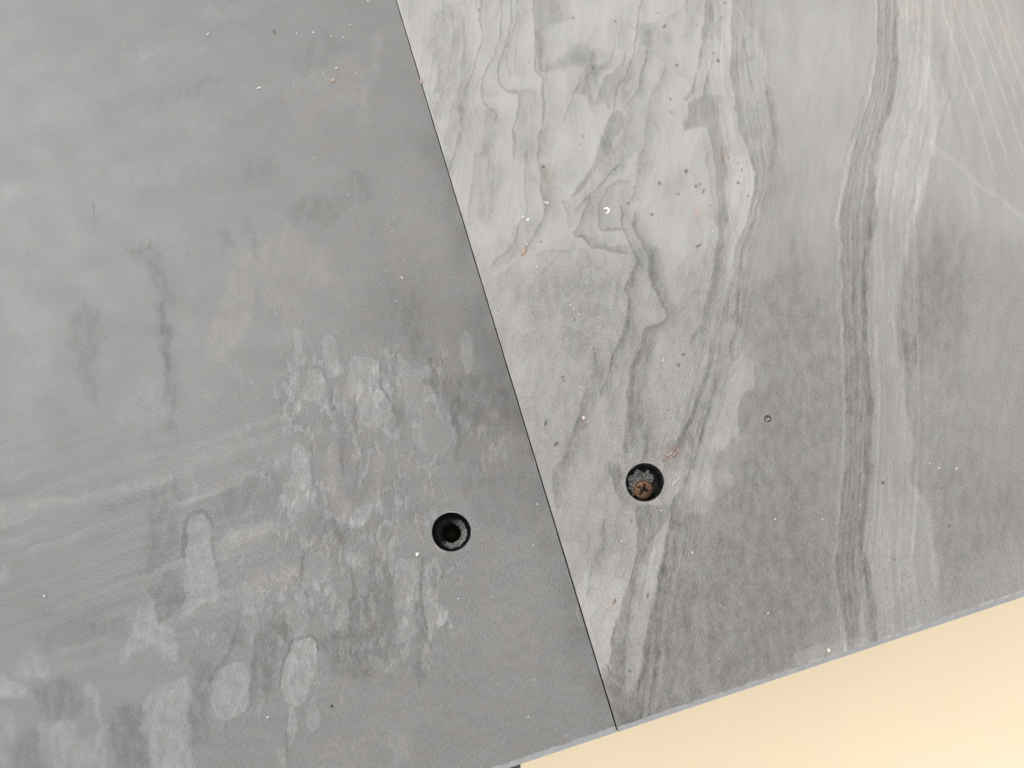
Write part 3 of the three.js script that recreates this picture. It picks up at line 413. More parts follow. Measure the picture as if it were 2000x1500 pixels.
LF.layer({ amt: -14, soft: 5, warp: 3, ragged: 0.8 }, (d) => {                       // dark clouds
  d.blob([[140, 620], [180, 590], [200, 640], [190, 720], [196, 770], [168, 785], [150, 720]], 0.75); d.line([[270, 490, 26], [306, 520, 26], [320, 580, 22], [322, 660, 24], [330, 740, 20], [336, 800, 14], [334, 850, 14]], 0.85);
  d.line([[480, 418, 6], [488, 450, 9], [498, 484, 9], [505, 505, 5]], 0.9); d.line([[436, 455, 20], [446, 480, 16]], 0.7); d.blob([[560, 400], [640, 380], [700, 330], [730, 380], [650, 430], [580, 440]], 0.55);
  d.line([[640, 75, 40], [590, 130, 34], [680, 95, 20]], 0.4); d.line([[300, 200, 30], [400, 160, 20], [470, 130, 8]], 0.4); d.line([[380, 350, 60], [520, 330, 50]], 0.3);
  d.blob([[838, 712], [900, 735], [960, 730], [1010, 800], [1000, 850], [930, 830], [880, 790], [850, 750]], 0.55); d.blob([[800, 560], [830, 600], [820, 700], [790, 660]], 0.5);
  d.line([[190, 1002, 9], [250, 984, 9], [325, 960, 12]], 0.7); d.blob([[300, 975], [350, 940], [352, 1010], [336, 1080], [280, 1130], [286, 1060]], 0.75); d.line([[60, 1066, 9], [130, 1046, 8]], 0.4);
  d.blob([[420, 970], [500, 940], [560, 930], [560, 990], [480, 1015], [430, 1020]], 0.75); d.blob([[300, 1140], [356, 1120], [358, 1180], [310, 1215]], 0.9); d.blob([[660, 960], [720, 930], [740, 990], [690, 985]], 0.3);
  d.blob([[218, 1390], [250, 1372], [284, 1374], [280, 1420], [290, 1510], [214, 1510]], 1); d.blob([[60, 1340], [120, 1330], [160, 1345], [150, 1395], [90, 1400]], 0.9); d.blob([[30, 1450], [70, 1430], [100, 1480], [90, 1510], [20, 1510]], 0.7);
  d.blob([[380, 1290], [420, 1280], [412, 1340], [405, 1440], [376, 1440], [372, 1330]], 0.9); d.blob([[520, 1200], [560, 1220], [570, 1240], [540, 1290], [520, 1360], [500, 1310]], 0.95); d.blob([[640, 1240], [760, 1180], [770, 1260], [700, 1330], [640, 1300]], 0.8);
  d.blob([[700, 1100], [770, 1110], [772, 1220], [700, 1240]], 0.8); d.blob([[70, 1240], [180, 1200], [240, 1200], [230, 1250], [110, 1270]], 0.5); d.line([[812, 1190, 16], [822, 1260, 20], [812, 1330, 10]], 0.9); d.blob([[620, 1000], [660, 1020], [690, 1060], [640, 1070], [600, 1010]], 0.5);
  d.blob([[900, 920], [960, 900], [1030, 930], [1060, 1010], [990, 1040], [920, 1010]], 0.5); d.blob([[440, 1200], [520, 1210], [500, 1250], [430, 1250]], 0.6); d.line([[800, 1010, 18], [816, 985, 14]], 0.8);
});
LF.layer({ amt: -21, soft: 0, warp: 0.9, rel: -0.04, ragged: 0.4, fade: 0.3 }, (d) => {           // dark outlines
  d.line([[320, 590, 8], [322, 640, 13], [329, 700, 13], [332, 720, 8]], 0.55);
  d.line([[357, 1090, 10], [362, 1040, 9], [372, 1005, 7], [388, 998, 7], [402, 1002, 7], [414, 1030, 6]], 0.95); d.line([[414, 1050, 6], [424, 1100, 6], [430, 1140, 4]], 0.5);
  d.line([[828, 1088, 5], [823, 1130, 5], [822, 1165, 4], [825, 1190, 4], [832, 1225, 3]], 1.1); d.line([[549, 1340, 4], [552, 1294, 5], [562, 1268, 9], [576, 1252, 8], [600, 1244, 6], [616, 1250, 5], [624, 1270, 4]], 1.1);
  d.line([[412, 1330, 9], [430, 1304, 12], [446, 1276, 9], [456, 1248, 8], [462, 1230, 4]], 0.7); d.line([[586, 1150, 4], [588, 1118, 9], [592, 1096, 6], [592, 1080, 4]], 0.9); d.line([[592, 1150, 4], [602, 1176, 5], [606, 1210, 4]], 0.6);
  d.line([[742, 716, 4], [746, 750, 5], [754, 772, 6], [768, 796, 12], [784, 812, 17], [776, 832, 10]], 0.8); d.line([[800, 700, 4], [806, 720, 6]], 0.7); d.line([[634, 700, 4], [634, 740, 6], [642, 770, 12], [650, 800, 8]], 0.6); d.line([[694, 790, 4], [690, 820, 6], [702, 838, 4]], 0.6);
  d.line([[884, 782, 8], [890, 830, 11], [896, 860, 9], [890, 900, 5]], 0.7); d.line([[840, 700, 8], [844, 740, 8], [856, 775, 6]], 0.5);
  d.line([[668, 860, 8], [666, 890, 10], [672, 930, 6]], 0.7); d.line([[606, 870, 5], [612, 920, 7], [608, 960, 5]], 0.5); d.line([[688, 1170, 8], [692, 1150, 10], [688, 1110, 5]], 0.8); d.line([[685, 1170, 3], [686, 1230, 3], [684, 1280, 3]], 0.6);
  d.line([[438, 1378, 2], [440, 1410, 2.5], [444, 1450, 3]], 0.7); d.line([[560, 1400, 3], [560, 1440, 4], [566, 1500, 6]], 0.5); d.line([[500, 1250, 6], [496, 1300, 9], [490, 1380, 6]], 0.6); d.line([[530, 1310, 12], [526, 1350, 10]], 0.5);
  d.line([[650, 1000, 5], [662, 1050, 8], [674, 1070, 5]], 0.5); d.line([[808, 1300, 4], [814, 1325, 6], [818, 1340, 3]], 0.6); d.line([[640, 1215, 5], [652, 1245, 9], [690, 1240, 7]], 0.5); d.line([[905, 735, 8], [910, 745, 6]], 0.7);
  d.line([[180, 396, 1.8], [183, 412, 2.5], [186, 440, 1.2]], 1.1); d.line([[109, 390, 2.2], [106, 398, 1.6]], 1); d.line([[294, 468, 2], [289, 488, 4]], 0.7); d.line([[250, 420, 1.4], [256, 416, 1.4]], 0.5);
});
LF.layer({ amt: 18, soft: 0, warp: 1.1, rel: 0.03, ragged: 0.6 }, (d) => {         // pale drip figures
  d.blob([[362, 1130], [366, 1050], [372, 1018], [382, 1006], [394, 1007], [404, 1022], [412, 1052], [418, 1090], [426, 1130], [424, 1168], [392, 1182], [358, 1200]], 0.8);
  d.blob([[570, 885], [580, 868], [596, 876], [604, 905], [606, 945], [600, 985], [582, 1000], [556, 990], [548, 1010], [540, 990], [556, 950], [570, 930]], 0.9);
  d.blob([[690, 1000], [706, 988], [724, 984], [728, 1004], [712, 1026], [694, 1030], [684, 1020]], 1); d.blob([[725, 948], [746, 945], [742, 985], [728, 990], [708, 990]], 0.6);
  d.blob([[636, 655], [650, 660], [662, 700], [668, 725], [652, 738], [636, 724], [630, 690]], 0.75); d.blob([[575, 640], [592, 650], [590, 690], [584, 730], [590, 800], [574, 800], [568, 740], [572, 690]], 0.6);
  d.blob([[590, 750], [600, 730], [622, 720], [636, 740], [646, 780], [640, 800], [612, 786], [592, 780]], 0.75); d.blob([[688, 700], [714, 696], [736, 706], [742, 735], [748, 765], [764, 790], [770, 812], [756, 828], [730, 834], [708, 832], [698, 800], [694, 772], [674, 780], [680, 740]], 0.85);
  d.blob([[776, 712], [800, 704], [812, 722], [836, 712], [840, 736], [824, 744], [846, 760], [880, 800], [886, 850], [866, 890], [820, 880], [800, 830], [788, 790], [790, 750], [776, 730]], 0.5);
  d.blob([[748, 728], [758, 740], [762, 760], [754, 766]], 0.8); d.blob([[902, 655], [912, 640], [922, 660], [922, 690], [924, 710], [915, 730], [907, 716], [901, 690]], 0.85);
  d.blob([[774, 1098], [796, 1090], [816, 1100], [812, 1160], [813, 1225], [806, 1244], [794, 1253], [780, 1248], [772, 1210], [770, 1150]], 0.75);
  d.blob([[826, 1110], [834, 1100], [842, 1130], [843, 1150], [836, 1160], [848, 1175], [872, 1188], [872, 1208], [852, 1232], [842, 1256], [838, 1276], [830, 1264], [834, 1230], [826, 1195], [823, 1160]], 0.8);
  d.blob([[413, 1345], [418, 1322], [436, 1302], [456, 1294], [478, 1298], [487, 1318], [487, 1356], [480, 1384], [460, 1402], [446, 1408], [428, 1408], [420, 1388], [413, 1362]], 0.85);
  d.blob([[552, 1335], [556, 1292], [572, 1262], [580, 1249], [602, 1246], [616, 1258], [621, 1282], [612, 1320], [604, 1340], [597, 1366], [586, 1376], [560, 1374], [553, 1358]], 1);
  d.blob([[562, 1384], [576, 1384], [581, 1408], [574, 1440], [568, 1452], [562, 1420]], 0.9); d.blob([[596, 1398], [606, 1376], [616, 1350], [622, 1330], [618, 1375], [624, 1400], [622, 1424], [608, 1428], [598, 1416]], 0.75);
  d.blob([[598, 1090], [640, 1080], [648, 1120], [642, 1160], [622, 1176], [606, 1162], [594, 1128]], 0.5); d.blob([[690, 1090], [704, 1086], [722, 1098], [720, 1140], [706, 1164], [692, 1140]], 0.85); d.blob([[651, 1216], [662, 1192], [682, 1174], [684, 1210], [672, 1234], [656, 1230]], 0.85); d.blob([[632, 1206], [642, 1204], [650, 1236], [640, 1243]], 0.6);
  d.blob([[550, 1140], [580, 1130], [598, 1170], [602, 1215], [580, 1238], [556, 1200]], 0.5); d.blob([[480, 1160], [520, 1150], [510, 1200], [500, 1250], [488, 1260], [478, 1220], [470, 1230], [472, 1190]], 0.6); d.line([[548, 1240, 7], [556, 1275, 6], [544, 1300, 4]], 0.6); d.line([[678, 1250, 6], [676, 1310, 6], [668, 1370, 9]], 0.4); d.line([[504, 1300, 6], [510, 1350, 9], [504, 1400, 6]], 0.5);
  d.blob([[540, 1460], [556, 1470], [560, 1510], [548, 1510]], 0.6); d.line([[900, 1490, 3], [940, 1468, 3], [990, 1448, 4]], 0.5); d.line([[380, 1226, 5], [384, 1248, 4]], 1); d.line([[405, 1240, 3], [409, 1262, 4]], 0.9); d.line([[422, 1236, 3], [416, 1250, 5]], 1);
});
LF.layer({ amt: 18, soft: 3, warp: 1.6, ragged: 0.7 }, (d) => {
  d.blob([[266, 1206], [280, 1182], [300, 1175], [306, 1212], [338, 1224], [348, 1250], [344, 1286], [312, 1290], [300, 1262], [270, 1272], [256, 1280], [238, 1300], [240, 1264], [254, 1236]], 0.85);
  d.blob([[290, 1362], [312, 1344], [344, 1332], [360, 1316], [370, 1340], [366, 1420], [372, 1510], [296, 1510], [288, 1460], [278, 1430], [278, 1396]], 0.8); d.blob([[160, 1440], [190, 1426], [216, 1424], [216, 1510], [110, 1510], [76, 1468], [76, 1418], [100, 1410], [140, 1408]], 0.7); d.blob([[170, 1340], [190, 1345], [198, 1400], [196, 1420], [184, 1380]], 0.8);
  d.blob([[-20, 1312], [20, 1328], [50, 1346], [40, 1358], [-20, 1366]], 1.1); d.blob([[-20, 1394], [26, 1390], [24, 1450], [12, 1510], [-20, 1510]], 0.5); d.blob([[40, 1285], [80, 1276], [100, 1310], [50, 1330]], 0.5); d.blob([[-10, 1104], [20, 1100], [14, 1130], [-14, 1140]], 0.8); d.line([[332, 930, 6], [336, 980, 8]], 0.8); d.line([[366, 920, 5], [380, 950, 7], [374, 980, 6]], 0.7); d.line([[318, 1020, 4], [320, 1060, 6]], 0.6);
});
LF.layer({ amt: 10, warm: 4, soft: 2, warp: 2, ragged: 0.9 }, (d) => {                 // pinkish flecks
  d.blob([[634, 890], [646, 868], [662, 880], [660, 920], [668, 960], [684, 996], [664, 1010], [648, 980], [638, 930]], 0.85); d.blob([[724, 892], [742, 884], [758, 890], [744, 930], [738, 945], [728, 930]], 0.8); d.blob([[676, 880], [700, 876], [708, 890], [690, 900]], 0.5); d.blob([[780, 900], [812, 895], [816, 915], [790, 920]], 0.5);
  d.blob([[592, 1062], [600, 1048], [620, 1044], [622, 1056], [606, 1066]], 1.4); d.blob([[480, 1120], [560, 1100], [580, 1130], [520, 1160]], 0.4); d.blob([[940, 800], [1010, 830], [1040, 900], [980, 930], [930, 880]], 0.35); d.blob([[940, 1180], [1040, 1200], [1050, 1300], [960, 1290]], 0.3); d.blob([[640, 1440], [720, 1450], [700, 1500], [640, 1500]], 0.35);
});
LF.layer({ amt: 10, soft: 1, warp: 2.2, ragged: 1.5 }, (d) => {                        // ragged pale fretwork between the figures
  for (let k = 0; k < 150; k++) {
    const x = 500 + 420 * rnd(), y = 650 + 620 * rnd(), ok = y < 900 ? x > 560 + (900 - y) * 0.1 : x < 900; if (!ok) continue;
    const l = 8 + 26 * rnd(); d.line([[x, y, 1 + 4 * rnd()], [x + 5 * (rnd() - 0.5), y + l * 0.5, 2 + 6 * rnd()], [x + 9 * (rnd() - 0.5), y + l, 1 + 3 * rnd()]], 0.3 + 0.4 * rnd());
  }
  for (let k = 0; k < 70; k++) { const y = 790 + 130 * rnd(), x = SEAM(y) - 10 - 150 * rnd(), l = 6 + 16 * rnd(); d.line([[x, y, 1 + 3 * rnd()], [x + 8 * (rnd() - 0.3), y + l, 1 + 3 * rnd()]], 0.3 + 0.4 * rnd()); }
});
LF.layer({ amt: -9, soft: 1, warp: 2, ragged: 1.2 }, (d) => {
  for (let k = 0; k < 130; k++) { const x = 460 + 440 * rnd(), y = 680 + 640 * rnd(), l = 10 + 30 * rnd(); d.line([[x, y, 1 + 2 * rnd()], [x + 6 * (rnd() - 0.5), y + l * 0.6, 2 + 5 * rnd()], [x + 8 * (rnd() - 0.5), y + l, 1 + 2 * rnd()]], 0.25 + 0.4 * rnd()); }
});
LF.layer({ amt: 40, rel: 0.02, soft: 0, warp: 0.3, ragged: 0 }, (d) => {                // worn bright rim of the open hole, chipped joint
  d.line([[850, 1018, 1], [862, 1006, 2], [876, 1000, 2.6], [892, 1000.5, 2.4], [905, 1010, 2]], 0.9); d.line([[848, 1064, 2], [858, 1074, 2.4], [870, 1079, 1.6]], 0.7); d.line([[918, 1026, 1.6], [920.5, 1040, 1.6], [915, 1058, 1.4]], 0.6);
  d.line([[1130, 1180, 1.5], [1126, 1190, 2], [1127, 1202, 2], [1133, 1216, 1.6], [1139, 1221, 2]], 0.9);
});
LF.layer({ amt: -34, rel: -0.1, soft: 1, warp: 0.4, ragged: 0 }, (d) => {
  d.line([[1131, 1178, 1.2], [1125, 1189, 1.6], [1125.5, 1204, 1.6], [1132, 1218, 1.4]], 0.7);
  for (const [x, y, r, q, t] of [[537, 62, 4.5, 0.3, 1], [369, 498, 1.8, 1, 0], [247, 489, 1.6, 1, 0], [532, 1053, 1.5, 1, 0], [837, 1293, 2.4, 0.8, 0], [740, 1395, 1.6, 0.6, 1.5], [183, 410, 1.6, 1, 0], [274, 780, 3, 0.4, 2.4]]) d.dot(x, y, r, 0.9, q, t);
});
LF.layer({ amt: 48, soft: 0, warp: 0.2, ragged: 0 }, (d) => {
  for (const [x, y] of [[613, 308], [786, 314], [692, 350], [680, 381], [790, 508], [755, 530], [630, 1134]]) d.dot(x, y, 1.6, 1);                            // glinting specks of dust
  for (let k = 0; k < 120; k++) { const y = 1480 * rnd(), s = Math.pow(rnd(), 1.6), x = SEAM(y) - 12 - s * 620; if (x > 2 && (y > 560 || rnd() < 0.35)) d.dot(x, y, 0.7 + 0.6 * rnd(), 0.35 + 0.5 * rnd()); }
});
RF.layer({ amt: 42, soft: 0, warp: 0.2, ragged: 0 }, (d) => {
  for (let k = 0; k < 130; k++) { const y = 380 + 1040 * rnd(), x = SEAM(y) + 10 + (1000 * rnd()) * (rnd() < 0.6 ? 0.5 : 1); if (y < EDGE(x) - 20) d.dot(x, y, 0.7 + 0.6 * rnd(), 0.3 + 0.5 * rnd()); }
});
grain(LF, (x, y) => clamp(0.16 + 0.75 * smooth(380, 850, y * 0.6 + x * 0.55) * (1 - 0.5 * smooth(1050, 1350, y))), (x, y) => 0.95 * smooth(900, 1120, y) * smooth(100, 420, x) + 0.05, (x, y) => 0.8 * (1 - smooth(500, 850, y)) + 0.1, 0.45);

// ------------------------------------------------------------------ the slabs
const THICK = 0.025, CH = 0.0031;                          // thickness and chamfer
const along = [1, -0.3335].map((v) => v / Math.hypot(1, 0.3335)), inward = [-0.3028, -1].map((v) => v / Math.hypot(0.3028, 1));
const chamferM = (() => {
  const s = 512, d = new Uint8Array(s * 64 * 4);
  for (let j = 0; j < 64; j++) for (let i = 0; i < s; i++) {
    const t = 188 + 7 * noise(i / 40, j / 30) + 5 * noise(i / 9, j / 14 + 30) + 4 * noise(i / 3, j / 3), o = (j * s + i) * 4;
    [t, t - 0.5, t - 2].forEach((q, k) => { d[o + k] = Math.round(255 * clamp(toS(STONE * toLin(clamp(q / 255))))); }); d[o + 3] = 255;
  }
  const t = new THREE.DataTexture(d, s, 64); t.colorSpace = THREE.SRGBColorSpace; t.wrapS = t.wrapT = THREE.MirroredRepeatWrapping; t.magFilter = THREE.LinearFilter; t.needsUpdate = true;
  return new THREE.MeshStandardMaterial({ map: t, roughness: 0.62 });
})();
const cutM = new THREE.MeshStandardMaterial({ color: new THREE.Color().setRGB(0.13, 0.13, 0.128), roughness: 0.85 });
const holeR = 38.4;
function slab(name, label, face, corner, dir, holes) {       // corner: the lower corner at the joint, dir: which way the slab runs from it
  const g = thing(name);
  const L = 3300, D = 2500, N = 420;
  const at = (s, t) => [corner[0] + dir * along[0] * s + (inward[0] - dir * 0.00045) * t, corner[1] + dir * along[1] * s + inward[1] * t];
  const bevel = (s) => 11.2 + 1.2 * noise(s / 60, dir * 7) + 1.0 * noise(s / 17, dir * 3) + 0.7 * noise(s / 6, dir) - 2.2 * smooth(0.55, 0.8, noise(s / 14 + 60, dir * 5)) - (dir > 0 ? 1.2 * smooth(0, 500, s) : -0.6);
  const top = [], rim = [];
  for (let i = 0; i <= N; i++) { const s = L * Math.pow(i / N, 1.15); top.push(at(s, bevel(s))); rim.push(at(s, 0)); }
  // top face with its two screw holes
  const wob = (t) => 0.25 * noise(t / 14, dir * 31);
  const seamSide = []; for (let i = 1; i < 200; i++) { const t = D - (D - bevel(0)) * i / 200, p = at(0, t); seamSide.push([p[0] + dir * wob(t), p[1]]); }
  const outline = [...top, at(L, D), at(0, D), ...seamSide];
  const shape = new THREE.Shape(outline.map(([u, v]) => new THREE.Vector2(X(u), -Z(v))));
  for (const [hu, hv, r] of holes) {
    const p = new THREE.Path(), n = 96;
    for (let i = 0; i < n; i++) { const a = -i / n * 2 * Math.PI, rr = r > 10 ? r + 0.2 * noise(Math.cos(a) * 3 + hu, Math.sin(a) * 3) + 0.15 * noise(Math.cos(a) * 11 + hu, Math.sin(a) * 11) + 0.9 * smooth(0.55, 0.8, noise(Math.cos(a) * 6 + hv, Math.sin(a) * 6)) : r; p[i ? 'lineTo' : 'moveTo'](X(hu) + rr * U * Math.cos(a), -Z(hv) + rr * U * Math.sin(a)); }
    p.closePath(); shape.holes.push(p);
  }
  const faceG = new THREE.ShapeGeometry(shape); faceG.rotateX(-Math.PI / 2);
  const P = faceG.attributes.position, uv = faceG.attributes.uv;
  for (let i = 0; i < P.count; i++) uv.setXY(i, (P.getX(i) / U + CX - face.x0) / face.w, (P.getZ(i) / U + CY - face.y0) / face.h);
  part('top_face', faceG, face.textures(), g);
  // chamfer along the outer edge
  const strip = (a, ya, b, yb) => {
    const pos = [], tuv = [], idx = [];
    a.forEach((p, i) => { const q = b[i]; pos.push(X(p[0]), ya, Z(p[1]), X(q[0]), yb, Z(q[1])); tuv.push(i * 0.02, 0, i * 0.02, 0.2); if (i) { const k = 2 * i; idx.push(...(dir > 0 ? [k - 2, k - 1, k, k, k - 1, k + 1] : [k - 2, k, k - 1, k, k + 1, k - 1])); } });
    const s = new THREE.BufferGeometry(); s.setAttribute('position', new THREE.Float32BufferAttribute(pos, 3)); s.setAttribute('uv', new THREE.Float32BufferAttribute(tuv, 2)); s.setIndex(idx); s.computeVertexNormals(); return s;
  };
  part('chamfer', strip(top, 0, rim, -CH * 0.34), chamferM, g);
  // sawn sides and underside
  const round = [...rim, at(L, D), at(0, D), at(0, 0)], upper = [...rim, at(L, D), at(0, D), at(0, 0)];
  const N1 = rim.length, sides = [strip(upper.slice(0, N1), -CH * 0.34, round.slice(0, N1), -THICK)];
  const back = [at(L, 0), at(L, D), at(0, D)], seam = [at(0, D), at(0, bevel(0))], tip = [at(0, bevel(0)), at(0, 0)];
  sides.push(strip(back, -0.0001, back, -THICK), strip(seam, -0.0001, seam, -THICK), strip(tip, -CH * 0.3, tip, -THICK));
  const under = new THREE.ShapeGeometry(new THREE.Shape([at(0, 0), at(L, 0), at(L, D), at(0, D)].map(([u, v]) => new THREE.Vector2(X(u), -Z(v))))); under.rotateX(-Math.PI / 2); under.translate(0, -THICK, 0);
  sides.push(under.index ? under : under);
  part('sawn_side', mergeGeometries(sides.map((s) => { const q = s.toNonIndexed(); for (const k of Object.keys(q.attributes)) if (!['position', 'normal', 'uv'].includes(k)) q.deleteAttribute(k); return q; })), cutM, g);
  tag(g, label, 'stone slab', null, 'thing');
  return g;
}
const HOLE1 = [881.5, 1039], HOLE2 = [1259.5, 942];
const cornerL = [1205.2, 1430.6], cornerR = [1208.2, 1430.3];
const leftSlab = slab('slate_slab', 'cloudy grey slate slab left of the joint, with an empty screw hole', LF, cornerL, -1, [[...HOLE1, holeR]]);
const rightSlab = slab('slate_slab', 'pale veined slate slab right of the joint, with a rusty screw in it', RF, cornerR, 1, [[...HOLE2, holeR * 0.985], [1499.5, 818, 7.2]]);

// ------------------------------------------------------------------ screw holes
const lacquer = new THREE.MeshPhysicalMaterial({ color: new THREE.Color().setRGB(0.006, 0.0062, 0.006), roughness: 0.22, clearcoat: 0.6, clearcoatRoughness: 0.08, side: THREE.DoubleSide });
function lathe(profile, n = 96, wobble = 0) {
  const g = new THREE.LatheGeometry(profile.map(([r, y]) => new THREE.Vector2(r / 1000, y / 1000)), n);
  if (wobble) { const p = g.attributes.position; for (let i = 0; i < p.count; i++) { const x = p.getX(i), y = p.getY(i), z = p.getZ(i), r = Math.hypot(x, z) || 1e-9, k = 1 + wobble * noise3(x / r * 1.6, y * 400, z / r * 1.6) + 0.4 * wobble * noise3(x * 900, y * 900, z * 900); p.setXYZ(i, x * k, y, z * k); } g.computeVertexNormals(); }
  return g;
}
function painted(g, f) { const p = g.attributes.position, c = new Float32Array(p.count * 3); for (let i = 0; i < p.count; i++) { const q = f(p.getX(i) * 1000, p.getY(i) * 1000, p.getZ(i) * 1000); c.set(q, i * 3); } g.setAttribute('color', new THREE.BufferAttribute(c, 3)); return g; }
{
  const h = new THREE.Group(); h.name = 'screw_hole'; h.position.set(X(HOLE1[0]), 0, Z(HOLE1[1])); leftSlab.add(h);
  part('hole_wall', lathe([[10.2, -0.22], [9.62, -0.2], [9.4, -0.45], [9.0, -1.9], [8.2, -4.2], [7.3, -5.9], [7.1, -6.1]], 96, 0.012), lacquer, h);
  const ledge = lathe([[8.0, -4.55], [7.75, -5.0], [7.45, -5.5], [7.05, -6.0], [6.95, -6.3], [6.4, -6.75], [5.6, -7.6], [4.95, -8.5], [4.8, -8.9]], 128, 0.03);
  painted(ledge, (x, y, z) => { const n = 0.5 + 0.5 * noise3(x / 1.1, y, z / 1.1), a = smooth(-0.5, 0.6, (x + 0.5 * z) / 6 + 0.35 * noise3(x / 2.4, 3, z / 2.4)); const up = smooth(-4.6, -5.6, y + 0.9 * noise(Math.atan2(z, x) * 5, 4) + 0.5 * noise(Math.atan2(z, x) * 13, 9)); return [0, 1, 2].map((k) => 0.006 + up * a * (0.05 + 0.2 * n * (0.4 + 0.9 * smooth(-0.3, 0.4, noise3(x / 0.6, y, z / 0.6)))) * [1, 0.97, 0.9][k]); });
  part('hole_ledge', ledge, new THREE.MeshPhysicalMaterial({ vertexColors: true, roughness: 0.4, specularIntensity: 0.6, side: THREE.DoubleSide }), h);
  part('bore', lathe([[4.8, -8.9], [4.6, -9.4], [4.5, -16], [4.4, -24], [0, -24.4]], 64, 0.01), new THREE.MeshPhysicalMaterial({ color: new THREE.Color().setRGB(0.02, 0.019, 0.012), roughness: 0.6, specularIntensity: 0.3, side: THREE.DoubleSide }), h);
}
const hole2 = new THREE.Group(); hole2.name = 'screw_hole'; hole2.position.set(X(HOLE2[0]), 0, Z(HOLE2[1])); rightSlab.add(hole2);
part('hole_wall', lathe([[10.1, -0.2], [9.46, -0.15], [9.15, -0.35], [8.95, -0.9], [8.6, -2.2], [8.0, -4.2], [7.5, -5.6]], 96, 0.02), lacquer, hole2);
part('hole_floor', lathe([[7.5, -5.6], [6.6, -6.2], [0, -6.4]], 64, 0.01), new THREE.MeshPhysicalMaterial({ color: new THREE.Color().setRGB(0.012, 0.011, 0.01), roughness: 0.95, specularIntensity: 0.2, side: THREE.DoubleSide }), hole2);
{
  const h = new THREE.Group(); h.name = 'pin_hole'; h.position.set(X(1499.5), 0, Z(818)); rightSlab.add(h);
  const g = lathe([[1.8, 0], [1.72, -0.1], [1.6, -0.4], [1.2, -0.65], [0.6, -0.5], [0, -0.45]], 40, 0.05);
  painted(g, (x, y, z) => { const a = smooth(0.0, 0.5, noise3(x * 1.2, 4, z * 1.2) + 0.2 - Math.hypot(x - 0.3, z + 0.2) * 0.25), r = Math.hypot(x, z); const k = r > 1.1 ? 0.05 : 0.08 + 0.3 * a; return [k, k * 1.0, k * 0.85]; });
  part('plug', g, new THREE.MeshStandardMaterial({ vertexColors: true, roughness: 0.8, side: THREE.DoubleSide }), h);
}
// crumbled filler round the screw, and the screw
const below = (u, v, depth) => [FOOT[0] + (u - FOOT[0]) * (H + depth) / H, FOOT[1] + (v - FOOT[1]) * (H + depth) / H];
const SC = below(1257.3, 956.5, 0.0034);
{
  const g = new THREE.PlaneGeometry(0.0166, 0.0166, 110, 110); g.rotateX(-Math.PI / 2);
  const p = g.attributes.position, sx = (SC[0] - HOLE2[0]) * U, sz = (SC[1] - HOLE2[1]) * U;
  for (let i = 0; i < p.count; i++) {
    const x = p.getX(i), z = p.getZ(i), r = Math.hypot(x, z), a = Math.atan2(z, x);
    const lim = 0.0063 + 0.0011 * noise(Math.cos(a) * 1.6 + 3, Math.sin(a) * 1.6) + 0.0005 * noise(Math.cos(a) * 5, Math.sin(a) * 5) - 0.0009 * Math.cos(a), out = smooth(lim, lim + 0.0008, r);
    const ds = Math.hypot(x - sx, z - sz);
    const lump = 0.0009 * noise(x * 260, z * 260) + 0.0006 * noise(x * 640 + 9, z * 640) + 0.0001 * noise(x * 1700, z * 1700 + 5);
    const y = -0.0046 + 0.0009 * smooth(-0.002, 0.005, -z - 0.3 * x) + lump - 0.004 * out - 0.0016 * smooth(0.0012, 0.006, x + z * 0.8) + 0.0004 * smooth(0.0066, 0.0052, ds);
    p.setY(i, ds < 0.0046 ? y - 0.001 : y);
  }
  g.computeVertexNormals();
  painted(g, (x, y, z) => { const n = noise3(x * 0.9, 2, z * 0.9), m = noise3(x * 3, 7, z * 3), q = Math.max(0.02, 0.09 + 0.07 * n + 0.07 * m), rust = smooth(0.0060, 0.0050, Math.hypot(x / 1000 - sx, z / 1000 - sz)) * 0.6; return [q * (1 + 0.25 * rust), q * (0.97 - 0.2 * rust), q * (0.9 - 0.45 * rust)].map((v) => Math.max(0.01, v)); });
  const t = thing('hole_filler', X(HOLE2[0]), 0, Z(HOLE2[1]));
  part('crumbs', g, new THREE.MeshStandardMaterial({ vertexColors: true, roughness: 0.9 }), t);
  tag(t, 'crumbling grey filler packed round the rusty screw inside its black hole', 'filler');
}
